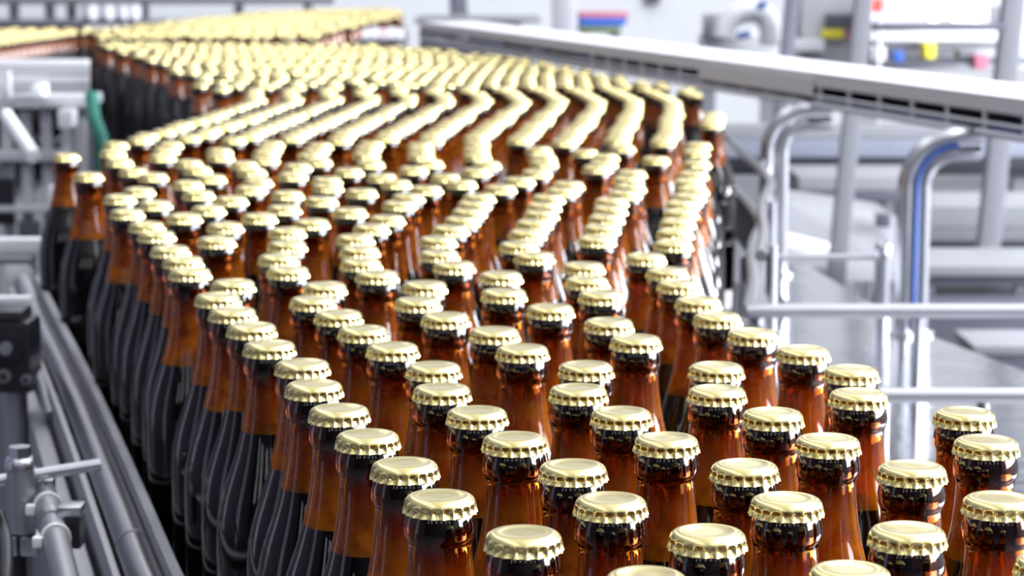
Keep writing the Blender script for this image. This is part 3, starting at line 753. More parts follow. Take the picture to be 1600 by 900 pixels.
(-0.026, 4.188), (-0.52, 4.189), (-0.151, 4.189), (-0.09, 4.189), (-0.459, 4.19), (-0.336, 4.19), (-0.212, 4.19), (-0.398, 4.19), (-0.274, 4.19), (0.103, 4.191), (-0.614, 4.233), (0.066, 4.239), (0.005, 4.24), (-0.552, 4.24),
(-0.057, 4.24), (-0.49, 4.241), (-0.121, 4.241), (-0.305, 4.242), (-0.367, 4.242), (-0.181, 4.242), (-0.243, 4.242), (-0.429, 4.242), (0.135, 4.243), (-0.589, 4.288), (0.036, 4.292), (0.096, 4.292), (-0.026, 4.292), (-0.088,
4.292), (-0.522, 4.292), (-0.274, 4.294), (-0.336, 4.294), (-0.398, 4.294), (-0.461, 4.294), (-0.15, 4.294), (-0.212, 4.294), (-0.604, 4.346), (0.011, 4.347), (-0.05, 4.347), (-0.112, 4.348), (0.075, 4.348), (-0.175, 4.349),
(-0.542, 4.349), (-0.236, 4.349), (-0.297, 4.35), (-0.419, 4.35), (-0.357, 4.35), (-0.48, 4.351), (-0.643, 4.393), (-0.081, 4.399), (-0.02, 4.399), (-0.576, 4.399), (0.04, 4.4), (-0.142, 4.4), (-0.205, 4.401), (0.103, 4.402),
(-0.266, 4.402), (-0.512, 4.402), (-0.388, 4.402), (-0.327, 4.402), (-0.449, 4.403), (-0.614, 4.446), (-0.051, 4.452), (-0.111, 4.452), (-0.546, 4.452), (-0.172, 4.452), (0.07, 4.452), (0.01, 4.453), (-0.481, 4.454), (-0.235,
4.454), (-0.358, 4.454), (-0.296, 4.454), (-0.418, 4.455), (-0.081, 4.504), (-0.141, 4.504), (-0.203, 4.504), (-0.629, 4.505), (-0.327, 4.506), (-0.387, 4.507), (-0.264, 4.507), (-0.448, 4.507), (-0.509, 4.507), (-0.569, 4.508),
(-0.014, 4.509), (0.059, 4.511), (-0.664, 4.554), (-0.17, 4.557), (-0.231, 4.558), (-0.296, 4.558), (-0.357, 4.559), (-0.601, 4.559), (-0.417, 4.559), (-0.478, 4.559), (-0.104, 4.56), (-0.538, 4.56), (0.024, 4.561), (-0.043,
4.561), (-0.696, 4.605), (-0.636, 4.608), (-0.263, 4.609), (-0.139, 4.609), (-0.2, 4.609), (-0.326, 4.611), (0.059, 4.611), (-0.387, 4.611), (-0.571, 4.611), (-0.447, 4.611), (-0.009, 4.611), (-0.508, 4.612), (-0.075, 4.613),
(-0.668, 4.659), (-0.605, 4.66), (-0.234, 4.661), (-0.294, 4.662), (-0.111, 4.662), (-0.041, 4.663), (-0.356, 4.663), (-0.54, 4.663), (-0.417, 4.663), (-0.173, 4.664), (-0.477, 4.664), (0.02, 4.664), (-0.736, 4.711), (-0.676,
4.719), (-0.061, 4.719), (-0.616, 4.72), (-0.245, 4.721), (-0.373, 4.721), (-0.307, 4.721), (-0.434, 4.721), (-0.555, 4.721), (-0.123, 4.722), (-0.494, 4.722), (0.002, 4.722), (-0.184, 4.723), (-0.716, 4.769), (-0.342, 4.773),
(-0.587, 4.773), (-0.649, 4.773), (-0.403, 4.773), (-0.464, 4.774), (-0.035, 4.774), (-0.525, 4.774), (-0.279, 4.774), (-0.218, 4.775), (-0.095, 4.775), (0.029, 4.776), (-0.156, 4.776), (-0.751, 4.818), (-0.685, 4.821), (-0.618,
4.825), (-0.312, 4.825), (-0.557, 4.825), (-0.373, 4.825), (-0.433, 4.826), (-0.494, 4.826), (-0.248, 4.827), (-0.004, 4.827), (-0.064, 4.827), (-0.188, 4.827), (-0.125, 4.829), (-0.773, 4.875), (-0.342, 4.877), (-0.402, 4.878),
(-0.463, 4.878), (-0.706, 4.878), (-0.524, 4.878), (-0.645, 4.878), (-0.585, 4.879), (-0.277, 4.88), (-0.092, 4.881), (-0.031, 4.881), (-0.212, 4.882), (-0.152, 4.883), (-0.798, 4.93), (-0.737, 4.93), (-0.674, 4.931), (-0.369,
4.931), (-0.308, 4.931), (-0.43, 4.932), (-0.247, 4.932), (-0.49, 4.932), (-0.551, 4.933), (-0.611, 4.933), (-0.182, 4.935), (-0.112, 4.938), (-0.05, 4.938), (-0.767, 4.982), (-0.706, 4.982), (-0.339, 4.984), (-0.644, 4.984),
(-0.278, 4.984), (-0.399, 4.984), (-0.46, 4.984), (-0.52, 4.985), (-0.217, 4.985), (-0.581, 4.985), (-0.149, 4.985), (-0.083, 4.991), (-0.812, 5.025), (-0.737, 5.034), (-0.676, 5.035), (-0.614, 5.036), (-0.309, 5.036), (-0.369,
5.036), (-0.248, 5.036), (-0.429, 5.036), (-0.49, 5.037), (-0.55, 5.037), (-0.188, 5.038), (-0.128, 5.042), (-0.816, 5.085), (-0.755, 5.092), (-0.695, 5.092), (-0.635, 5.092), (-0.39, 5.093), (-0.452, 5.093), (-0.513, 5.093),
(-0.329, 5.093), (-0.573, 5.093), (-0.266, 5.094), (-0.204, 5.096), (-0.132, 5.102), (-0.865, 5.136), (-0.791, 5.141), (-0.36, 5.145), (-0.421, 5.145), (-0.726, 5.145), (-0.482, 5.145), (-0.605, 5.145), (-0.299, 5.145), (-0.666,
5.145), (-0.542, 5.145), (-0.237, 5.147), (-0.172, 5.148), (-0.831, 5.186), (-0.761, 5.194), (-0.574, 5.197), (-0.39, 5.197), (-0.451, 5.197), (-0.33, 5.197), (-0.635, 5.197), (-0.697, 5.197), (-0.512, 5.197), (-0.269, 5.198),
(-0.205, 5.198), (-0.142, 5.2), (-0.851, 5.243), (-0.79, 5.247), (-0.73, 5.248), (-0.543, 5.249), (-0.42, 5.249), (-0.36, 5.249), (-0.237, 5.249), (-0.604, 5.249), (-0.666, 5.249), (-0.481, 5.25), (-0.299, 5.25), (-0.175, 5.25),
(-0.876, 5.298), (-0.449, 5.302), (-0.509, 5.303), (-0.811, 5.303), (-0.57, 5.303), (-0.63, 5.304), (-0.751, 5.304), (-0.69, 5.305), (-0.379, 5.306), (-0.318, 5.307), (-0.254, 5.307), (-0.192, 5.308), (-0.91, 5.348), (-0.848,
5.351), (-0.417, 5.354), (-0.478, 5.355), (-0.538, 5.356), (-0.782, 5.356), (-0.599, 5.356), (-0.659, 5.357), (-0.721, 5.357), (-0.286, 5.358), (-0.349, 5.359), (-0.224, 5.36), (-0.899, 5.407), (-0.392, 5.409), (-0.831, 5.409),
(-0.755, 5.41), (-0.453, 5.41), (-0.513, 5.411), (-0.694, 5.411), (-0.634, 5.411), (-0.574, 5.411), (-0.272, 5.417), (-0.333, 5.417), (-0.955, 5.458), (-0.775, 5.467), (-0.896, 5.468), (-0.715, 5.468), (-0.654, 5.468), (-0.53,
5.469), (-0.592, 5.469), (-0.397, 5.469), (-0.835, 5.469), (-0.459, 5.47), (-0.327, 5.477), (-0.932, 5.516), (-0.745, 5.52), (-0.685, 5.52), (-0.867, 5.521), (-0.624, 5.521), (-0.806, 5.522), (-0.564, 5.523), (-0.504, 5.523),
(-0.376, 5.526), (-0.436, 5.526), (-0.963, 5.567), (-0.903, 5.569), (-0.716, 5.573), (-0.837, 5.573), (-0.656, 5.573), (-0.595, 5.574), (-0.776, 5.575), (-0.472, 5.575), (-0.535, 5.575), (-0.345, 5.577), (-0.407, 5.579), (-1.265,
5.617), (-0.99, 5.622), (-0.929, 5.623), (-0.869, 5.625), (-0.685, 5.626), (-0.745, 5.626), (-0.807, 5.627), (-0.624, 5.628), (-0.556, 5.632), (-0.489, 5.633), (-1.317, 5.647), (-1.261, 5.678), (-1.008, 5.679), (-0.947, 5.681),
(-0.884, 5.683), (-0.696, 5.686), (-0.819, 5.686), (-0.758, 5.687), (-1.314, 5.709), (-0.979, 5.732), (-0.917, 5.734), (-1.258, 5.739), (-1.31, 5.77), (-1.254, 5.801), (-1.361, 5.802), (-1.306, 5.831), (-1.25, 5.862), (-1.357,
5.863), (-1.302, 5.892), (-1.247, 5.923), (-1.354, 5.924), (-1.299, 5.953), (-1.406, 5.954), (-1.243, 5.984), (-1.35, 5.985), (-1.295, 6.015), (-1.403, 6.015), (-1.239, 6.045), (-1.347, 6.046), (-1.292, 6.075), (-1.399, 6.076),
(-0.802, 6.081), (-0.682, 6.083), (-0.928, 6.085), (-0.989, 6.086), (-1.055, 6.087), (-1.235, 6.106), (-1.343, 6.107), (-1.45, 6.109), (-1.288, 6.136), (-0.721, 6.137), (-0.781, 6.137), (-1.395, 6.137), (-0.842, 6.138), (-1.023,
6.139), (-0.902, 6.139), (-0.661, 6.14), (-0.963, 6.14), (-0.6, 6.142), (-1.094, 6.142), (-0.541, 6.151), (-1.232, 6.167), (-1.34, 6.167), (-1.446, 6.17), (-1.285, 6.196), (-0.722, 6.198), (-0.783, 6.198), (-1.392, 6.198),
(-0.844, 6.198), (-1.027, 6.199), (-0.905, 6.199), (-0.658, 6.2), (-0.966, 6.201), (-0.594, 6.202), (-1.095, 6.202), (-0.528, 6.21), (-1.228, 6.227), (-1.336, 6.227), (-1.443, 6.23), (-0.752, 6.25), (-0.692, 6.25), (-0.813, 6.25),
(-1.059, 6.25), (-0.873, 6.251), (-0.998, 6.252), (-0.934, 6.252), (-0.628, 6.252), (-0.567, 6.256), (-1.281, 6.256), (-1.388, 6.258), (-1.226, 6.287), (-1.333, 6.288), (-1.105, 6.29), (-1.44, 6.29), (-0.782, 6.302), (-0.661,
6.302), (-0.722, 6.303), (-0.843, 6.303), (-0.967, 6.303), (-0.903, 6.303), (-1.029, 6.304), (-0.601, 6.306), (-0.535, 6.307), (-1.278, 6.317), (-1.385, 6.319), (-1.491, 6.321), (-1.128, 6.346), (-1.224, 6.348), (-1.33, 6.348),
(-1.436, 6.35), (-1.067, 6.352), (-0.806, 6.358), (-0.866, 6.358), (-0.927, 6.359), (-0.68, 6.36), (-0.987, 6.36), (-0.741, 6.36), (-0.549, 6.366), (-0.61, 6.366), (-1.276, 6.377), (-1.383, 6.379), (-1.488, 6.381), (-1.137,
6.405), (-1.219, 6.408), (-1.33, 6.408), (-0.775, 6.41), (-0.835, 6.41), (-1.435, 6.411), (-0.896, 6.411), (-1.077, 6.411), (-0.956, 6.412), (-0.649, 6.412), (-0.71, 6.412), (-1.017, 6.413), (-0.579, 6.419), (-1.278, 6.438),
(-1.382, 6.44), (-1.486, 6.442), (-1.166, 6.458), (-0.744, 6.462), (-0.804, 6.463), (-0.865, 6.463), (-0.925, 6.464), (-0.679, 6.464), (-0.619, 6.465), (-0.985, 6.465), (-1.106, 6.465), (-1.046, 6.466), (-1.225, 6.468), (-1.329,
6.469), (-0.548, 6.471), (-1.433, 6.471), (-1.277, 6.5), (-1.38, 6.501), (-1.485, 6.502), (-1.141, 6.514), (-0.713, 6.514), (-0.773, 6.515), (-0.834, 6.515), (-0.894, 6.516), (-0.954, 6.517), (-1.015, 6.518), (-1.077, 6.518),
(-0.653, 6.519), (-0.592, 6.519), (-1.21, 6.527), (-1.328, 6.531), (-1.432, 6.532), (-0.533, 6.532), (-1.537, 6.533), (-1.275, 6.56), (-1.38, 6.562), (-1.484, 6.563), (-0.722, 6.574), (-1.147, 6.574), (-0.784, 6.574), (-0.845,
6.575), (-0.905, 6.575), (-0.965, 6.576), (-1.026, 6.577), (-1.087, 6.578), (-0.654, 6.579), (-0.593, 6.579), (-1.22, 6.586), (-1.327, 6.591), (-1.432, 6.593), (-1.536, 6.594), (-1.379, 6.622), (-1.268, 6.623), (-1.484, 6.624),
(-0.753, 6.626), (-0.692, 6.626), (-0.814, 6.627), (-1.176, 6.627), (-0.874, 6.627), (-0.557, 6.627), (-0.934, 6.628), (-0.995, 6.629), (-1.055, 6.63), (-1.116, 6.631), (-0.624, 6.631), (-1.326, 6.652), (-1.431, 6.653), (-1.223,
6.665), (-1.527, 6.666), (-0.523, 6.678), (-0.722, 6.678), (-0.783, 6.678), (-0.662, 6.679), (-0.843, 6.679), (-0.588, 6.68), (-0.904, 6.68), (-0.964, 6.681), (-1.024, 6.682), (-1.378, 6.683), (-1.085, 6.683), (-1.147, 6.684),
(-1.278, 6.689), (-1.581, 6.692), (-1.474, 6.695), (-1.33, 6.72), (-1.203, 6.723), (-1.526, 6.726), (-1.417, 6.728), (-0.537, 6.736), (-0.721, 6.739), (-0.781, 6.739), (-0.659, 6.739), (-0.598, 6.739), (-0.843, 6.74), (-0.904,
6.74), (-0.965, 6.741), (-1.025, 6.742), (-1.086, 6.743), (-1.147, 6.745), (-1.278, 6.749), (-1.579, 6.755), (-1.472, 6.755), (-1.369, 6.766), (-1.225, 6.779), (-1.524, 6.787), (-0.69, 6.791), (-0.751, 6.791), (-0.628, 6.791),
(-0.811, 6.791), (-1.423, 6.791), (-0.873, 6.792), (-0.934, 6.793), (-0.557, 6.793), (-0.994, 6.794), (-1.054, 6.795), (-1.115, 6.796), (-1.313, 6.798), (-1.173, 6.811), (-1.576, 6.816), (-1.475, 6.822), (-1.366, 6.827), (-1.26,
6.828), (-0.594, 6.841), (-0.66, 6.843), (-0.72, 6.843), (-0.781, 6.843), (-0.841, 6.844), (-0.524, 6.844), (-0.902, 6.845), (-0.963, 6.846), (-1.023, 6.847), (-1.086, 6.849), (-1.421, 6.852), (-1.528, 6.853), (-1.313, 6.859),
(-1.207, 6.86), (-1.147, 6.865), (-1.473, 6.883), (-1.579, 6.884), (-1.367, 6.887), (-1.261, 6.889), (-0.625, 6.893), (-0.565, 6.894), (-0.69, 6.895), (-0.75, 6.896), (-0.811, 6.896), (-0.871, 6.896), (-0.932, 6.897), (-0.992,
6.899), (-1.052, 6.9), (-1.111, 6.913), (-1.19, 6.942), (-0.619, 6.952), (-0.553, 6.953), (-0.679, 6.955), (-0.74, 6.955), (-0.802, 6.955), (-0.867, 6.956), (-0.931, 6.958), (-1.067, 6.958), (-0.994, 6.959), (-1.136, 6.968),
(-0.586, 7.003), (-0.521, 7.004), (-0.648, 7.006), (-0.834, 7.007), (-1.031, 7.007), (-0.709, 7.007), (-0.77, 7.007), (-0.898, 7.008), (-0.962, 7.01), (-1.094, 7.012), (-1.171, 7.018), (-0.554, 7.054), (-0.49, 7.056), (-0.615,
7.057), (-0.998, 7.058), (-0.802, 7.058), (-0.678, 7.059), (-0.865, 7.059), (-0.74, 7.059), (-0.928, 7.06), (-1.058, 7.061), (-1.129, 7.061), (-0.517, 7.11), (-0.577, 7.11), (-0.637, 7.112), (-0.827, 7.114), (-0.889, 7.114),
(-0.766, 7.114), (-0.701, 7.114), (-0.953, 7.116), (-1.014, 7.116), (-1.076, 7.119), (-1.138, 7.121), (-0.668, 7.165), (-0.734, 7.165), (-0.603, 7.165), (-0.858, 7.165), (-0.796, 7.166), (-0.919, 7.166), (-0.983, 7.168), (-1.043,
7.169), (-0.525, 7.17), (-1.105, 7.171), (-1.166, 7.175), (-0.567, 7.213), (-0.701, 7.215), (-0.635, 7.216), (-0.764, 7.217), (-0.828, 7.218), (-0.888, 7.218), (-0.949, 7.218), (-1.012, 7.221), (-1.072, 7.222), (-0.497, 7.223),
(-1.133, 7.225), (-0.599, 7.264), (-0.668, 7.266), (-0.539, 7.267), (-0.731, 7.268), (-0.795, 7.269), (-1.174, 7.269), (-0.858, 7.27), (-0.918, 7.27), (-0.979, 7.271), (-1.04, 7.274), (-1.1, 7.276), (-0.593, 7.324), (-0.653,
7.325), (-0.714, 7.325), (-0.774, 7.325), (-0.835, 7.326), (-0.525, 7.326), (-0.897, 7.327), (-1.158, 7.328), (-0.96, 7.329), (-1.025, 7.333), (-1.098, 7.336), (-0.56, 7.375), (-0.623, 7.377), (-0.683, 7.377), (-0.744, 7.378),
(-0.804, 7.378), (-0.865, 7.378), (-0.494, 7.378), (-0.927, 7.38), (-0.989, 7.381), (-1.06, 7.383), (-1.135, 7.384), (-0.529, 7.427), (-0.59, 7.428), (-0.652, 7.429), (-0.713, 7.43), (-0.774, 7.43), (-0.834, 7.43), (-1.097, 7.43),
(-0.895, 7.431), (-1.024, 7.431), (-0.956, 7.432), (-0.479, 7.472), (-1.057, 7.481), (-0.991, 7.482), (-0.537, 7.487), (-1.117, 7.487), (-0.914, 7.488), (-0.852, 7.488), (-0.598, 7.488), (-0.728, 7.488), (-0.789, 7.489), (-0.664,
7.489), (-0.492, 7.531), (-0.63, 7.539), (-0.946, 7.539), (-0.883, 7.539), (-0.821, 7.54), (-0.567, 7.54), (-0.696, 7.54), (-1.006, 7.54), (-0.758, 7.541), (-1.067, 7.541), (-1.135, 7.545), (-0.524, 7.582), (-0.464, 7.59),
(-0.662, 7.59), (-0.599, 7.591), (-0.915, 7.591), (-0.852, 7.591), (-0.79, 7.592), (-0.976, 7.592), (-0.727, 7.592), (-1.098, 7.593), (-1.036, 7.593), (-0.561, 7.637), (-0.5, 7.638), (-1.135, 7.64), (-0.631, 7.642), (-0.693,
7.642), (-0.884, 7.643), (-0.759, 7.643), (-0.822, 7.643), (-0.944, 7.644), (-1.067, 7.644), (-1.005, 7.645), (-0.557, 7.697), (-0.494, 7.698), (-0.864, 7.7), (-0.801, 7.7), (-1.129, 7.7), (-0.739, 7.7), (-0.618, 7.701), (-0.678,
7.701), (-0.93, 7.702), (-0.995, 7.704), (-1.069, 7.705), (-0.46, 7.748), (-0.526, 7.749), (-0.833, 7.752), (-0.895, 7.752), (-1.031, 7.752), (-0.77, 7.752), (-0.586, 7.752), (-0.709, 7.753), (-0.648, 7.753), (-0.961, 7.754),
(-1.103, 7.755), (-0.492, 7.799), (-0.432, 7.801), (-1.065, 7.802), (-0.998, 7.802), (-0.553, 7.803), (-0.864, 7.803), (-0.802, 7.803), (-0.926, 7.803), (-0.74, 7.804), (-0.617, 7.805), (-0.679, 7.805), (-0.518, 7.854), (-0.458,
7.856), (-0.578, 7.858), (-0.825, 7.859), (-0.886, 7.859), (-0.765, 7.86), (-0.641, 7.86), (-0.948, 7.86), (-0.704, 7.86), (-1.011, 7.861), (-1.071, 7.862), (-0.609, 7.91), (-0.538, 7.911), (-0.856, 7.911), (-0.672, 7.911),
(-0.795, 7.912), (-0.917, 7.912), (-0.735, 7.912), (-0.978, 7.912), (-1.04, 7.914), (-1.101, 7.915), (-0.463, 7.917), (-0.574, 7.96), (-0.504, 7.961), (-0.64, 7.962), (-0.703, 7.963), (-0.886, 7.964), (-0.947, 7.964), (-0.826,
7.964), (-0.765, 7.964), (-1.008, 7.965), (-1.069, 7.967), (-0.43, 7.967), (-0.471, 8.011), (-0.608, 8.014), (-0.67, 8.014), (-0.548, 8.014), (-0.734, 8.016), (-0.916, 8.016), (-0.856, 8.016), (-0.795, 8.016), (-0.977, 8.017),
(-1.037, 8.018), (-1.089, 8.063), (-0.583, 8.068), (-0.644, 8.069), (-0.522, 8.069), (-0.705, 8.069), (-0.767, 8.07), (-0.46, 8.071), (-0.832, 8.071), (-0.896, 8.072), (-0.97, 8.077), (-1.031, 8.078), (-0.613, 8.121), (-0.674,
8.121), (-0.553, 8.121), (-0.736, 8.121), (-0.492, 8.121), (-0.798, 8.122), (-0.93, 8.122), (-1.072, 8.122), (-0.863, 8.123), (-0.43, 8.123), (-0.999, 8.13), (-0.897, 8.172), (-0.644, 8.173), (-0.705, 8.173), (-0.766, 8.173),
(-0.583, 8.173), (-0.829, 8.173), (-0.523, 8.174), (-1.041, 8.174), (-0.463, 8.174), (-0.959, 8.175), (-0.408, 8.226), (-0.79, 8.229), (-0.852, 8.229), (-0.726, 8.23), (-0.662, 8.23), (-0.912, 8.231), (-0.601, 8.231), (-0.531,
8.233), (-0.974, 8.233), (-1.035, 8.234), (-0.468, 8.234), (-0.758, 8.28), (-0.82, 8.281), (-0.567, 8.281), (-0.694, 8.281), (-0.431, 8.282), (-0.881, 8.282), (-0.632, 8.283), (-0.941, 8.284), (-1.067, 8.284), (-0.5, 8.285),
(-1.004, 8.286), (-0.727, 8.332), (-0.789, 8.333), (-0.599, 8.333), (-0.536, 8.333), (-0.463, 8.333), (-0.664, 8.334), (-0.849, 8.334), (-0.91, 8.335), (-0.971, 8.336), (-1.037, 8.337), (-0.5, 8.381), (-0.631, 8.384), (-0.758,
8.384), (-0.697, 8.384), (-0.568, 8.385), (-0.818, 8.386), (-0.878, 8.387), (-1.004, 8.387), (-0.94, 8.388), (-0.439, 8.389), (-0.499, 8.442), (-0.681, 8.443), (-0.743, 8.443), (-0.62, 8.444), (-0.559, 8.444), (-0.808, 8.445),
(-0.872, 8.447), (-1.008, 8.447), (-0.427, 8.448), (-0.941, 8.448), (-0.467, 8.493), (-0.712, 8.495), (-0.774, 8.495), (-0.651, 8.495), (-0.527, 8.496), (-0.591, 8.496), (-0.905, 8.497), (-0.838, 8.498), (-0.975, 8.498), (-0.43,
8.54), (-0.495, 8.547), (-0.94, 8.547), (-0.743, 8.547), (-0.682, 8.547), (-0.804, 8.547), (-0.559, 8.547), (-0.872, 8.547), (-0.622, 8.548), (-1.006, 8.55), (-0.441, 8.6), (-0.759, 8.605), (-0.697, 8.605), (-0.82, 8.606),
(-0.501, 8.607), (-0.882, 8.607), (-0.942, 8.607), (-0.564, 8.608), (-0.631, 8.608), (-1.007, 8.61), (-0.464, 8.656), (-0.666, 8.657), (-0.728, 8.657), (-0.789, 8.658), (-0.597, 8.658), (-0.85, 8.658), (-0.531, 8.659), (-0.912,
8.659), (-0.972, 8.66), (-0.632, 8.707), (-0.495, 8.707), (-0.697, 8.709), (-0.565, 8.709), (-0.758, 8.71), (-0.819, 8.71), (-0.88, 8.71), (-1.005, 8.71), (-0.942, 8.712), (-0.432, 8.713), (-0.529, 8.757), (-0.6, 8.758), (-0.663,
8.759), (-0.727, 8.761), (-0.469, 8.761), (-0.788, 8.762), (-0.849, 8.762), (-0.975, 8.763), (-0.909, 8.763), (-0.588, 8.818), (-0.527, 8.818), (-0.65, 8.818), (-0.714, 8.82), (-0.462, 8.821), (-0.776, 8.822), (-0.844, 8.823),
(-0.976, 8.823), (-0.915, 8.823), (-0.619, 8.869), (-0.558, 8.87), (-0.497, 8.87), (-0.68, 8.87), (-0.879, 8.872), (-0.429, 8.872), (-0.809, 8.872), (-0.744, 8.873), (-0.945, 8.875), (-0.464, 8.921), (-0.844, 8.921), (-0.588,
8.922), (-0.649, 8.922), (-0.528, 8.922), (-0.71, 8.923), (-0.777, 8.923), (-0.909, 8.924), (-0.969, 8.931), (-0.662, 8.981), (-0.463, 8.981), (-0.844, 8.982), (-0.592, 8.982), (-0.722, 8.982), (-0.525, 8.983), (-0.783, 8.983),
(-0.908, 8.984), (-0.628, 9.031), (-0.559, 9.033), (-0.493, 9.034), (-0.691, 9.034), (-0.875, 9.035), (-0.815, 9.035), (-0.751, 9.035), (-0.941, 9.035), (-0.595, 9.081), (-0.527, 9.084), (-0.459, 9.084), (-0.657, 9.084), (-0.907,
9.086), (-0.783, 9.086), (-0.72, 9.087), (-0.845, 9.087), (-0.563, 9.133), (-0.624, 9.134), (-0.686, 9.137), (-0.752, 9.138), (-0.877, 9.138), (-0.814, 9.139), (-0.503, 9.139), (-0.442, 9.142), (-0.564, 9.193), (-0.63, 9.194),
(-0.695, 9.196), (-0.755, 9.198), (-0.876, 9.198), (-0.496, 9.199), (-0.815, 9.199), (-0.595, 9.244), (-0.458, 9.245), (-0.534, 9.246), (-0.661, 9.246), (-0.723, 9.25), (-0.785, 9.251), (-0.846, 9.251), (-0.496, 9.292), (-0.626,
9.296), (-0.566, 9.297), (-0.689, 9.3), (-0.753, 9.302), (-0.813, 9.304), (-0.496, 9.352), (-0.627, 9.357), (-0.556, 9.357), (-0.693, 9.36), (-0.756, 9.363), (-0.592, 9.405), (-0.522, 9.407), (-0.658, 9.409), (-0.723, 9.413),
(-0.558, 9.455), (-0.622, 9.457), (-0.493, 9.459), (-0.687, 9.461), (-0.538, 9.512), (-0.599, 9.513), (-0.661, 9.516), (-0.533, 9.573), (-0.598, 9.573), (-0.568, 9.626), (-0.531, 9.674)]

# ------------------------------------------------------------------ beer bottles
CAPZ = 0.244
OUT = [(0, 12.6), (2, 13.2), (4.5, 13.75), (7, 13.9), (9, 13.6), (10.5, 12.9), (11.5, 12.5), (14, 12.3), (20, 12.6), (30, 13.7), (40, 15.5), (50, 18.0), (57, 20.2), (64, 22.7), (71, 25.1), (78, 27.1), (86, 28.8), (95, 29.7), (106, 30.0), (232, 30.0), (238, 29.4), (242, 27.5), (244, 24.0)]
def rad(z):
    for (a, ra), (b, rb) in zip(OUT, OUT[1:]):
        if a <= z <= b: return ra + (rb - ra) * (z - a) / (b - a)
    return OUT[-1][1]
def bottle_mesh(fill, n=40):
    m = MB()
    ring = sorted(OUT + [(fill + .3, rad(fill + .3))])
    prof = [(0.0001, CAPZ + .003), (.0110, CAPZ + .003)] + [(r_ / 1000, CAPZ - z / 1000) for z, r_ in ring] + [(.0001, .0005)]
    m.lathe(prof, n)
    inn = [(z, r_ - 2.6) for z, r_ in ring if 12 <= z <= 238]
    inner = [(0.0001, CAPZ + .0005), (.0085, CAPZ + .0005), (.0088, CAPZ - .010)] + [(r_ / 1000, CAPZ - z / 1000) for z, r_ in inn] + [(.024, .006), (.0001, .005)]
    b = len(m.v)
    nf = len(m.f)
    m.lathe(inner, n)
    me = m.mesh('bottle_glass', [M['mist'], M['glass'], M['ring']], angle=60, outward=False)
    for p in me.polygons:                   # mist clings to the glass above the beer only
        z = sum(me.vertices[i].co.z for i in p.vertices) / len(p.vertices)
        p.material_index = 2 if z > CAPZ - .012 else 0 if z > CAPZ - fill / 1000 - .0003 else 1
    # outside faces look out, inside faces look into the bottle's hollow
    bm = bmesh.new(); bm.from_mesh(me); bm.faces.ensure_lookup_table()
    bmesh.ops.reverse_faces(bm, faces=bm.faces[:nf])
    bm.to_mesh(me); bm.free()
    me.shade_smooth()
    return me
def beer_mesh(fill, n=32):
    zs = [fill] + [z for z, _ in OUT if fill + 2 < z <= 232] + [237]
    prof = [(.0001, CAPZ - fill / 1000)] + [((rad(z) - 2.75) / 1000, CAPZ - z / 1000) for z in zs] + [(.0001, CAPZ - .2375)]
    return MB().lathe(prof, n).mesh('beer', M['beer'], angle=60)
def cap_mesh(nf=21, per=10):
    n = nf * per
    # (radius, height above the lower rim, depth of the flutes)
    rows = [(.0001, 5.6, 0), (4.0, 5.55, 0), (7.4, 5.6, 0), (8.6, 5.8, 0), (9.6, 6.0, 0), (10.6, 6.0, 0), (11.6, 5.8, 0), (12.5, 5.35, 0), (13.2, 4.65, 0), (13.6, 3.9, 0), (13.8, 3.3, .15), (13.95, 2.85, .8), (14.1, 2.3, 1.3), (14.2, 1.5, 1.35), (14.45, .6, 1.05), (14.65, 0.0, .8), (14.3, -.05, .7), (13.2, .4, .5), (12.9, 3.0, .1)]
    V, F = [], []
    for r_, z, dpt in rows:
        for j in range(n):
            a = 2 * PI * j / n
            c = 0.5 + 0.5 * math.cos(nf * a)          # 1 on a ridge
            s_ = 1 - c ** 2.6
            V.append(((r_ - dpt * s_) / 1000 * math.cos(a), (r_ - dpt * s_) / 1000 * math.sin(a), CAPZ + z * 1.1 / 1000))
    for i in range(len(rows) - 1):
        for j in range(n):
            F.append([i * n + j, i * n + (j + 1) % n, (i + 1) * n + (j + 1) % n, (i + 1) * n + j])
    return MB().add(V, F).mesh('crown_cap', M['gold'], angle=75)

FILLS = (40, 44, 47, 51, 55)
glass_me = [bottle_mesh(f) for f in FILLS]
beer_me = [beer_mesh(f) for f in FILLS]
cap_me = cap_mesh()
root0 = empty('beer_bottle', (0, 0, 0), 'brown bottle', 'bottle')
parts0 = []
for nm, me in (('glass_body', glass_me[0]), ('beer', beer_me[0]), ('crown_cap', cap_me)):
    o = bpy.data.objects.new(nm, me); col.objects.link(o); o.parent = root0
    parts0.append(o)
parts0[2]['label'] = 'pale gold crimped crown cap'
parts0[1]['label'] = 'dark beer filling the lower bottle'

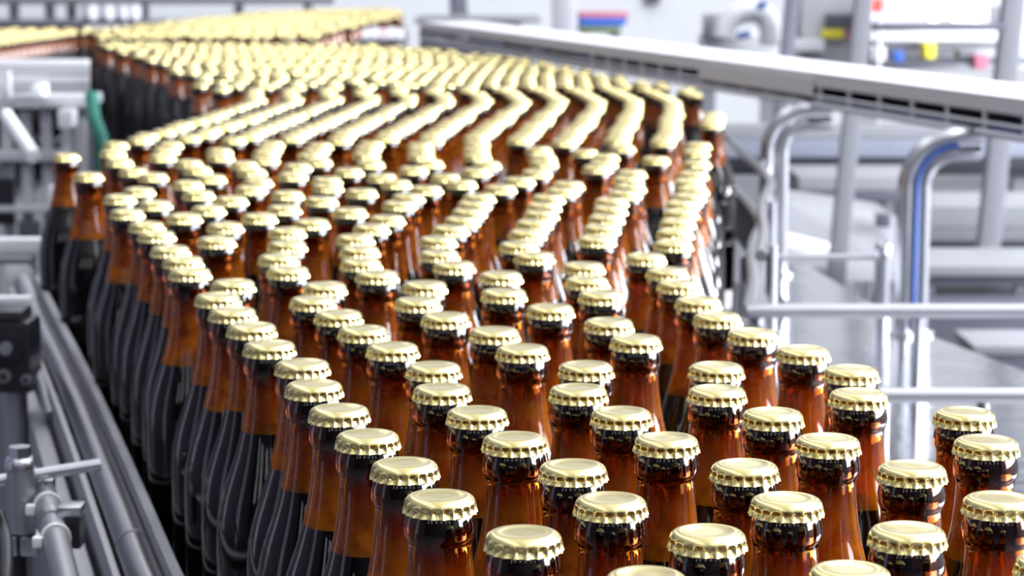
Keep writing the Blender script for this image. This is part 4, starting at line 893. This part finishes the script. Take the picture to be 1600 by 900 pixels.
ORD = ['first', 'second', 'third', 'fourth', 'fifth', 'sixth', 'seventh', 'eighth', 'ninth', 'tenth', 'eleventh', 'twelfth', 'thirteenth', 'fourteenth', 'fifteenth', 'sixteenth', 'seventeenth', 'eighteenth', 'nineteenth', 'twentieth']
def ordinal(i):
    if i < 20: return ORD[i]
    tens = {2: 'twenty', 3: 'thirty', 4: 'forty', 5: 'fifty'}[(i + 1) // 10]
    u_ = (i + 1) % 10
    return tens + '-' + ORD[u_ - 1] if u_ else {2: 'twentieth', 3: 'thirtieth', 4: 'fortieth', 5: 'fiftieth'}[(i + 1) // 10]
single = POS[:300]
rows, cur = [], []
for x, y in single:                       # already sorted from the lens backwards
    if cur and (y - cur[0][1] > 0.052):
        rows.append(cur); cur = []
    cur.append((x, y))
rows.append(cur)
first = True
BR = []
for ri, row in enumerate(rows):
    row.sort()
    for ci, (x, y) in enumerate(row):
        if first:
            r, ps = root0, parts0
            first = False
        else:
            r = root0.copy(); col.objects.link(r)
            ps = []
            for c in parts0:
                q = c.copy(); q.parent = r; col.objects.link(q); ps.append(q)
        r.location = (x, y, BZ + .0005)
        r.rotation_euler = (0, 0, random.uniform(0, 2 * PI))
        k = random.randrange(len(FILLS))
        ps[0].data, ps[1].data = glass_me[k], beer_me[k]
        where = 'front row' if ri == 0 else ordinal(ri) + ' row from front'
        if len(row) == 1: pos = 'alone'
        elif ci == len(row) - 1: pos = 'last on the right'
        else: pos = ordinal(ci) + ' from left'
        tag(r, 'brown bottle with gold crown cap, %s in the %s' % (pos, where), 'bottle', 'gold capped brown beer bottles on the conveyor')

# the crowd farther back
def crowd(pos):
    n = 14
    prof = [(z, r_) for z, r_ in OUT if z in (0, 7, 11.5, 20, 40, 57, 71, 86, 106, 244)]
    V, F, mi = [], [], []
    cs = [(math.cos(2 * PI * j / n), math.sin(2 * PI * j / n)) for j in range(n)]
    fill = 3                                # the beer starts below this ring
    capp = [(13.0, .244), (14.5, .2442), (13.4, .2482), (12.2, .2498), (9.5, .2500)]
    for x, y in pos:
        b = len(V)
        for z, r_ in prof:
            rr = r_ / 1000
            V += [(x + rr * c, y + rr * s, BZ + .0005 + CAPZ - z / 1000) for c, s in cs]
        k = len(prof)
        for i in range(k - 1):
            for j in range(n):
                F.append((b + i * n + j, b + (i + 1) * n + j, b + (i + 1) * n + (j + 1) % n, b + i * n + (j + 1) % n)); mi.append(0 if 2 <= i < 4 else 1)
        F.append(tuple(b + (k - 1) * n + j for j in range(n))[::-1]); mi.append(1)
        b2 = len(V)
        for r_, z in capp:
            V += [(x + r_ / 1000 * c, y + r_ / 1000 * s, BZ + .0005 + z) for c, s in cs]
        for i in range(len(capp) - 1):
            for j in range(n):
                F.append((b2 + i * n + j, b2 + i * n + (j + 1) % n, b2 + (i + 1) * n + (j + 1) % n, b2 + (i + 1) * n + j)); mi.append(2)
        F.append(tuple(b2 + (len(capp) - 1) * n + j for j in range(n))); mi.append(2)
    me = bpy.data.meshes.new('beer_bottles')
    me.from_pydata(V, [], F)
    for m_ in (M['crowd_neck'], M['crowd_body'], M['gold']): me.materials.append(m_)
    me.polygons.foreach_set('material_index', mi)
    me.shade_smooth()
    o = bpy.data.objects.new('beer_bottles', me); col.objects.link(o)
    return tag(o, 'blurred crowd of gold capped brown bottles filling the conveyors far back', 'bottles', kind='stuff')
M['crowd_neck'] = mat('misted_amber_neck', (0.20, 0.050, 0.008), 0.15, coat=0.5)
M['crowd_body'] = mat('dark_full_glass', (0.012, 0.008, 0.010), 0.06)
crowd(POS[300:])
